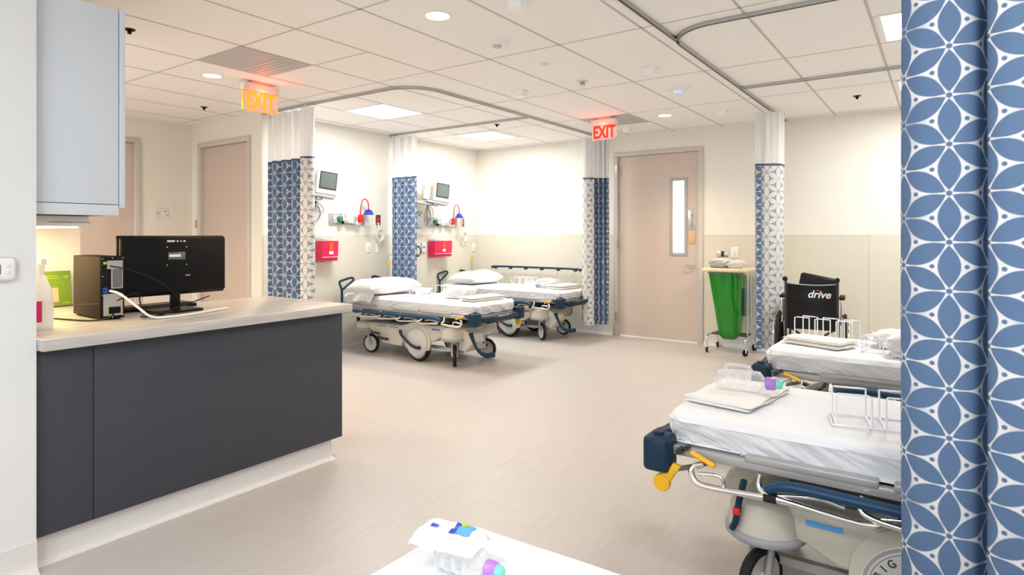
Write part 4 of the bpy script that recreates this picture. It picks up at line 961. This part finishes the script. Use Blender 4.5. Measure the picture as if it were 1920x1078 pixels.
def urinal(loc_, rz, label, k=1):
    t = thing('urine_bottle', label, 'bottle', loc_, rz, 'clear bottles with purple and mint caps'); t.scale = (k, k, k)
    MB().grid(lambda u, v: Vector(((v-.5)*.20, (.044*(1-.10*math.sin(v*30))*(min(1, 8*v+.02, 6*(1-v)+.38)))*abs(math.cos(u*2*PI))**.7*math.copysign(1, math.cos(u*2*PI))*1.1, .042+.040*min(1, 8*v+.02, 6*(1-v)+.38)*abs(math.sin(u*2*PI))**.7*math.copysign(1, math.sin(u*2*PI)))), 32, 30, wrapu=True).build('bottle_body', 'clear', t)
    MB().tube([(-.05, .0, .082), (-.045, .0, .10), (.03, 0, .10), (.05, 0, .08)], .007, n=8).build('grip', 'clear', t)
    MB().lathe([(.018, 0), (.026, .004), (.026, .035), (.018, .042)], (.10, 0, .040), (1, 0, 0), 20).build('collar', 'purple', t)
    MB().lathe([(.017, 0), (.019, .004), (.019, .02), (.013, .03), (0, .031)], (.135, 0, .040), (1, 0, 0), 20).build('cap', 'mint', t)
    return t
urinal((-.68, 2.585, .684), math.radians(8), 'clear bottle with purple and mint cap on a towel, foreground stretcher')
def wire_rack(loc_, rz, label, n=2, pitch=.10, w=.14, h=.14, L=None):
    """wire holder: base rails with upright hoops in pairs"""
    t = thing('wire_rack', label, 'wire rack', loc_, rz, 'white wire racks'); r = .0036; L = L or (n*pitch+.02)
    b = MB()
    for y in (-w/2, w/2): b.tube([(0, y, r), (L, y, r)], r, n=6, smooth=0)
    for x in (0, L): b.tube([(x, -w/2, r), (x, w/2, r)], r, n=6, smooth=0)
    b.build('base_wire', 'wire', t)
    for k in range(n):
        x0 = .01+k*pitch; x1 = x0+pitch*.72
        for y, s in ((-w/2, 1), (w/2, -1)):
            MB().tube([(x0, y, r), (x0, y, h), (x0+.008, y+s*.02, h+.003), (x1-.008, y+s*.02, h+.003), (x1, y, h), (x1, y, r)], r, n=6, smooth=0).build('hoop', 'wire', t)
        MB().tube([(x0, -w/2, r*2), (x0, w/2, r*2)], r, n=6, smooth=0).build('cross_wire', 'wire', t); MB().tube([(x1, -w/2, r*2), (x1, w/2, r*2)], r, n=6, smooth=0).build('cross_wire', 'wire', t)
    return t
wire_rack((-.325, 2.445, .660), math.radians(12), 'white wire rack on the foreground stretcher next to the near curtain', 2, .15, .15, .105)
wire_rack((-.76, 4.275, .660), math.radians(-14), 'long white wire rack of three hoops standing before the wheelchair', 3, .125, .12, .135)
wire_rack((-.37, 3.99, .660), math.radians(-8), 'small white wire rack beside the bagged boxes, stretcher before the wheelchair', 1, .12, .08, .09)
wire_rack((-4.55, 5.20, MT+.005), math.radians(175), 'small white wire rack behind the bottle on the nearer left stretcher', 1, .13, .12, .10)
wire_rack((-4.50, 6.98, MT-.010), math.radians(180), 'white wire rack of three hoops on the far corner stretcher', 3, .11, .13, .10)
def kit_tub(loc_, rz, label, sx=.26, sy=.18, h=.09, seed=0, bag=True, stuffm='white'):
    t = thing('bagged_basin', label, 'basin', loc_, rz, 'plastic basins wrapped in clear bags')
    m = MB()
    o_ = [(-sx/2*.85, -sy/2*.85), (sx/2*.85, -sy/2*.85), (sx/2*.85, sy/2*.85), (-sx/2*.85, sy/2*.85)]
    v0 = [m.bm.verts.new((x, y, .002)) for x, y in o_]; v1 = [m.bm.verts.new((x/.85, y/.85, h)) for x, y in o_]
    v2 = [m.bm.verts.new((x/.82, y/.82, h)) for x, y in o_]; v3 = [m.bm.verts.new((x*1.1, y*1.1, h-.004)) for x, y in o_]; v4 = [m.bm.verts.new((x*.95, y*.95, .006)) for x, y in o_]
    m.bm.faces.new(v0)
    for A, B in ((v0, v1), (v1, v2), (v2, v3), (v3, v4)):
        for i in range(4): m.bm.faces.new((A[i], A[(i+1) % 4], B[(i+1) % 4], B[i]))
    m.bm.faces.new(v4); m.build('basin', stuffm, t, ang=20)
    if bag:
        def fn(u, v):
            a = u*2*PI; ca, sa = math.cos(a), math.sin(a); f = math.sin(v*PI)**.35 if 0 < v < 1 else 0
            k = 1.0+.16*noise.noise(Vector((ca*2+seed, sa*2, v*4)))
            x = math.copysign(abs(ca)**.5, ca)*sx*.60*f*k; y = math.copysign(abs(sa)**.5, sa)*sy*.62*f*k
            return Vector((x+(.02 if v > .5 else 0), y, .001+v*(h+.035)+.010*noise.noise(Vector((ca*3, sa*3+seed, v*3)))*f))
        MB().grid(fn, 40, 14, wrapu=True).build('clear_bag', 'bagclear', t, ang=25)
    return t
kit_tub((-4.20, 5.0, MT+.005), math.radians(10), 'bagged white basin in the middle of the nearer left stretcher', .27, .20, .10, 1)
kit_tub((-.10, 3.95, .661), math.radians(-6), 'bagged white basin on the right stretcher next to the near curtain', .26, .22, .10, 2)
kit_tub((-.20, 4.23, .661), math.radians(8), 'bagged clear basin behind the small wire rack, right stretcher', .26, .18, .07, 3, stuffm='offw')
kit_tub((-4.20, 6.76, MT-.010), math.radians(5), 'bagged clear basin on the far corner stretcher', .24, .2, .09, 4, stuffm='clear')
o = MB().lathe([(0, 0), (.05, 0), (.07, .05), (.085, .055), (.078, .06), (.066, .052), (.048, .006), (0, .005)], n=32).build('emesis_bowl', 'white'); o.location = (-4.80, 5.13, MT+.006); tag(o, 'small white bowl behind the bottle on the nearer left stretcher', 'bowl')
urinal((-4.59, 4.83, MT+.005), math.radians(176), 'clear bottle with purple and mint cap on the nearer left stretcher')
urinal((-4.30, 6.55, MT-.010), math.radians(-8), 'clear bottle with mint cap on the far corner stretcher')
# bagged supplies on the nearest stretcher
t = thing('wet_wipes_pack', 'white soft pack with blue printed label on the nearest stretcher', 'wipes pack', (-.795, .918, .714), math.radians(10))
def soft(u, v):
    x, y = (u-.5)*2, (v-.5)*2; e = max(0, (1-x**6)*(1-y**6))**.5
    return Vector((x*.07, y*.04, .002+e*(.026+.006*noise.noise(Vector((x*3, y*3, 2))))))
MB().grid(soft, 20, 16).box(-.066, .066, -.037, .037, 0, .003).build('soft_pack', 'white', t)
lb_ = MB().grid(lambda u, v: soft(.55+.30*u, .30+.5*v)+Vector((0, 0, .0012)), 8, 8).build('blue_label', 'bluesk', t)
MB().grid(lambda u, v: soft(.55+.08*u, .30+.5*v)+Vector((0, 0, .0018)), 4, 8).build('dark_blue_stripe', 'blue', lb_)
MB().grid(lambda u, v: soft(.62+.12*u, .72+.12*v)+Vector((0, 0, .0022)), 6, 6).build('green_spot', 'lime', lb_)
MB().grid(lambda u, v: soft(.22+.12*u, .40+.14*v)+Vector((0, 0, .0012)), 5, 5).build('small_label', 'blue', t)
urinal((-.772, .925, .661), math.radians(4), 'clear bottle with purple collar on the nearest stretcher, cut by the frame', .60)

# ------------------------------------------------------------------ linen hamper
t = thing('linen_hamper', 'rolling linen hamper with cream lid and green bag by the door', 'hamper', (-1.955, 7.10, 0)); hw_, hd_ = .21, .20
fr = MB()
for x in (-hw_, hw_): fr.tube([(x, -hd_, .09), (x, -hd_-.005, .15), (x, -hd_+.05, .19), (x, hd_-.05, .19), (x, hd_, .15), (x, hd_, .09)], .010, n=8)
fr.build('base_tube', 'chrome', t)
MB().box(-hw_, hw_, -.012, .012, .178, .196, bev=.004).box(-hw_, hw_, hd_-.06, hd_-.04, .178, .196).build('cross_bar', 'dark', t)
up = MB()
for x, y in ((-hw_+.03, hd_-.05), (hw_-.03, hd_-.05), (hw_-.03, -.0)): up.cyl((x, y, .19), (x, y, .90), .009, n=10)
up.box(-hw_+.01, hw_-.01, -hd_+.01, -hd_+.025, .885, .90).box(-hw_+.01, hw_-.01, hd_-.055, hd_-.04, .885, .90).box(-hw_+.01, -hw_+.025, -hd_, hd_-.04, .885, .90).box(hw_-.025, hw_-.01, -hd_, hd_-.04, .885, .90)
up.build('upright_frame', 'chrome', t)
MB().box(-hw_-.05, hw_+.03, -hd_-.02, hd_, .905, .945, bev=.012, seg=3).build('lid', 'creamlid', t)
def bagf(u, v):
    a = u*2*PI; z = .905-v*.755; k = v
    w = (.185*(1-k)**.0)*(1-.42*k**.8)+.05*math.sin(k*PI)*0; d_ = .17*(1-.30*k)
    if v > .94: w *= 1-(v-.94)*6; d_ *= 1-(v-.94)*6
    ca, sa = math.cos(a), math.sin(a)
    x = math.copysign(abs(ca)**.55, ca)*w+.0+.035*k; y = math.copysign(abs(sa)**.55, sa)*d_-.02
    n = noise.noise(Vector((ca*3, sa*3, z*2.5)))*.016+math.sin(a*11+z*5)*.004
    return Vector((x-.035+n*ca, y+n*sa, z))
mb = MB().grid(bagf, 72, 36, wrapu=True); mb.build('green_bag', 'bag', t, ang=50)
MB().box(.12, .17, .02, .14, .40, .72, bev=.02).build('side_tank', 'tank', t)
for x in (-hw_, hw_):
    for y in (-hd_, hd_):
        f_ = MB().cyl((x, y, .055), (x, y, .10), .012).box(x-.016, x+.016, y-.02, y+.02, .03, .075, bev=.004).build('caster_fork', 'chrome', t)
        MB().lathe([(0, 0), (.030, 0), (.038, .005), (.038, .02), (.03, .025), (0, .025)], (x-.0125, y, .038), (1, .3 if x < 0 else -.5, 0), 20).build('caster_wheel', 'rubber', f_)
kit_tub((-2.07, 7.07, .947), 0, 'bagged grey basin on the cream hamper lid', .20, .16, .075, 11, stuffm='tank')
kit_tub((-1.89, 7.05, .947), math.radians(15), 'bagged clear tray on the hamper lid at the right', .17, .14, .055, 12, stuffm='clear')

# ------------------------------------------------------------------ wheelchair seen from behind
wc = thing('wheelchair', 'black folding wheelchair facing the back wall with white lettering on its backrest', 'wheelchair', (-.985, 6.20, 0), math.radians(6))
hwc = .215
def backf(u, v):
    x = (u-.5)*2*hwc; sag = .05*(1-((u-.5)*2)**2)
    return Vector((x, .02+sag*(.6+.4*v)+.006*noise.noise(Vector((u*4, v*4, 1))),   .44+v*.43-.02*(1-((u-.5)*2)**2)*v))
b = MB().grid(backf, 20, 16).grid(lambda u, v: backf(u, v)+Vector((0, .008, 0)), 20, 16).build('backrest', 'vinyl', wc)
MB().tube([backf(i/10, 1) for i in range(11)], .006, n=6, smooth=0).build('edge_piping', 'greyp', b)
tx = text('drive', .095, 'wtext', b, loc=(.06, .03, .765), rot=(PI/2, 0, 0), offset=.0018, shear=.3)
for v_ in tx.data.vertices:      # printed on the sling: follow its sag
    u_ = (v_.co.x+.06)/(2*hwc)+.5; k_ = (v_.co.y+.765-.44)/.43; sg = backf(u_, k_)
    v_.co.z += .03-sg.y+.006
MB().box(.042, .062, .046, .049, .800, .808, bev=0).build('orange_dot', 'orange', b)
MB().box(-hwc, hwc, .06, .46, .46, .49, bev=.01).build('seat', 'vinyl', wc)
for s in (-1, 1):
    x = s*hwc
    MB().tube([(x, .0, .12), (x, .0, .50), (x, .005, .86), (x, -.01, .90), (x, -.09, .915), (x, -.12, .91)], .0115, n=10).tube([(x, .0, .30), (x, .42, .30), (x, .50, .24), (x, .62, .08)], .011, n=8).tube([(x, 0, .48), (x, .45, .48), (x, .46, .30)], .011, n=8).build('side_frame', 'dark', wc)
    MB().tube([(x, -.01, .905), (x, -.05, .915), (x, -.125, .915)], .019, n=12, smooth=2).build('push_grip', 'rubber', wc)
    MB().tube([(x+s*.03, .02, .50), (x+s*.035, .02, .70), (x+s*.035, .06, .72), (x+s*.035, .36, .72), (x+s*.03, .40, .66), (x+s*.03, .40, .50)], .011, n=8).build('arm_frame', 'chrome', wc)
    MB().box(x+s*.035-.025, x+s*.035+.025, .03, .30, .725, .752, bev=.012, seg=3).build('armrest_pad', 'rubber', wc)
    MB().box(x+s*.03-.003, x+s*.03+.003, .05, .38, .50, .70).build('skirt_guard', 'black', wc)
    xw = x+s*.06; R = .30
    ty = MB().lathe([(R-.026, 0), (R-.012, -.003), (R, .007), (R, .017), (R-.012, .027), (R-.026, .024)], (xw-.012, .06, R), (1, 0, 0), 48).build('rear_tyre', 'rubber', wc)
    sp_ = MB()
    for k in range(8):
        a = k*PI/4; sp_.cyl((xw, .06, R), (xw, .06+(R-.02)*math.cos(a), R+(R-.02)*math.sin(a)), .007, n=6)
    sp_.cyl((xw-.03, .06, R), (xw+.03, .06, R), .03); sp_.build('spokes', 'black', ty)
    MB().tube([(xw+s*.03, .06+.26*math.cos(a), R+.26*math.sin(a)) for a in [i*PI/12 for i in range(24)]], .007, n=8, smooth=1, closed=True).build('hand_rim', 'chrome', ty)
    MB().lathe([(0, 0), (.07, 0), (.095, .006), (.095, .022), (.07, .028), (0, .028)], (x-.014, .50, .095), (1, 0, 0), 28).build('front_caster', 'rubber', wc)
    MB().cyl((x, .50, .095), (x, .47, .28), .012).build('caster_stem', 'dark', wc)
    MB().box(x-s*.02-.07, x-s*.02+.07, .56, .70, .07, .085, bev=.005).build('footplate', 'black', wc)
MB().tube([(-hwc, .10, .16), (hwc, .10, .46)], .010, smooth=0).tube([(hwc, .12, .16), (-hwc, .12, .46)], .010, smooth=0).build('cross_brace', 'dark', wc)
t = thing('black_cushion', 'black padded cushion propped up on the wheelchair behind its backrest', 'cushion', (-.985, 6.25, .49), math.radians(6))
MB().box(-.185, .135, .07, .13, 0.002, .425, bev=.025, seg=3, rot=Matrix.Rotation(math.radians(11), 3, 'Y'), piv=(.13, .1, .0)).build('cushion_body', 'vinyl', t)
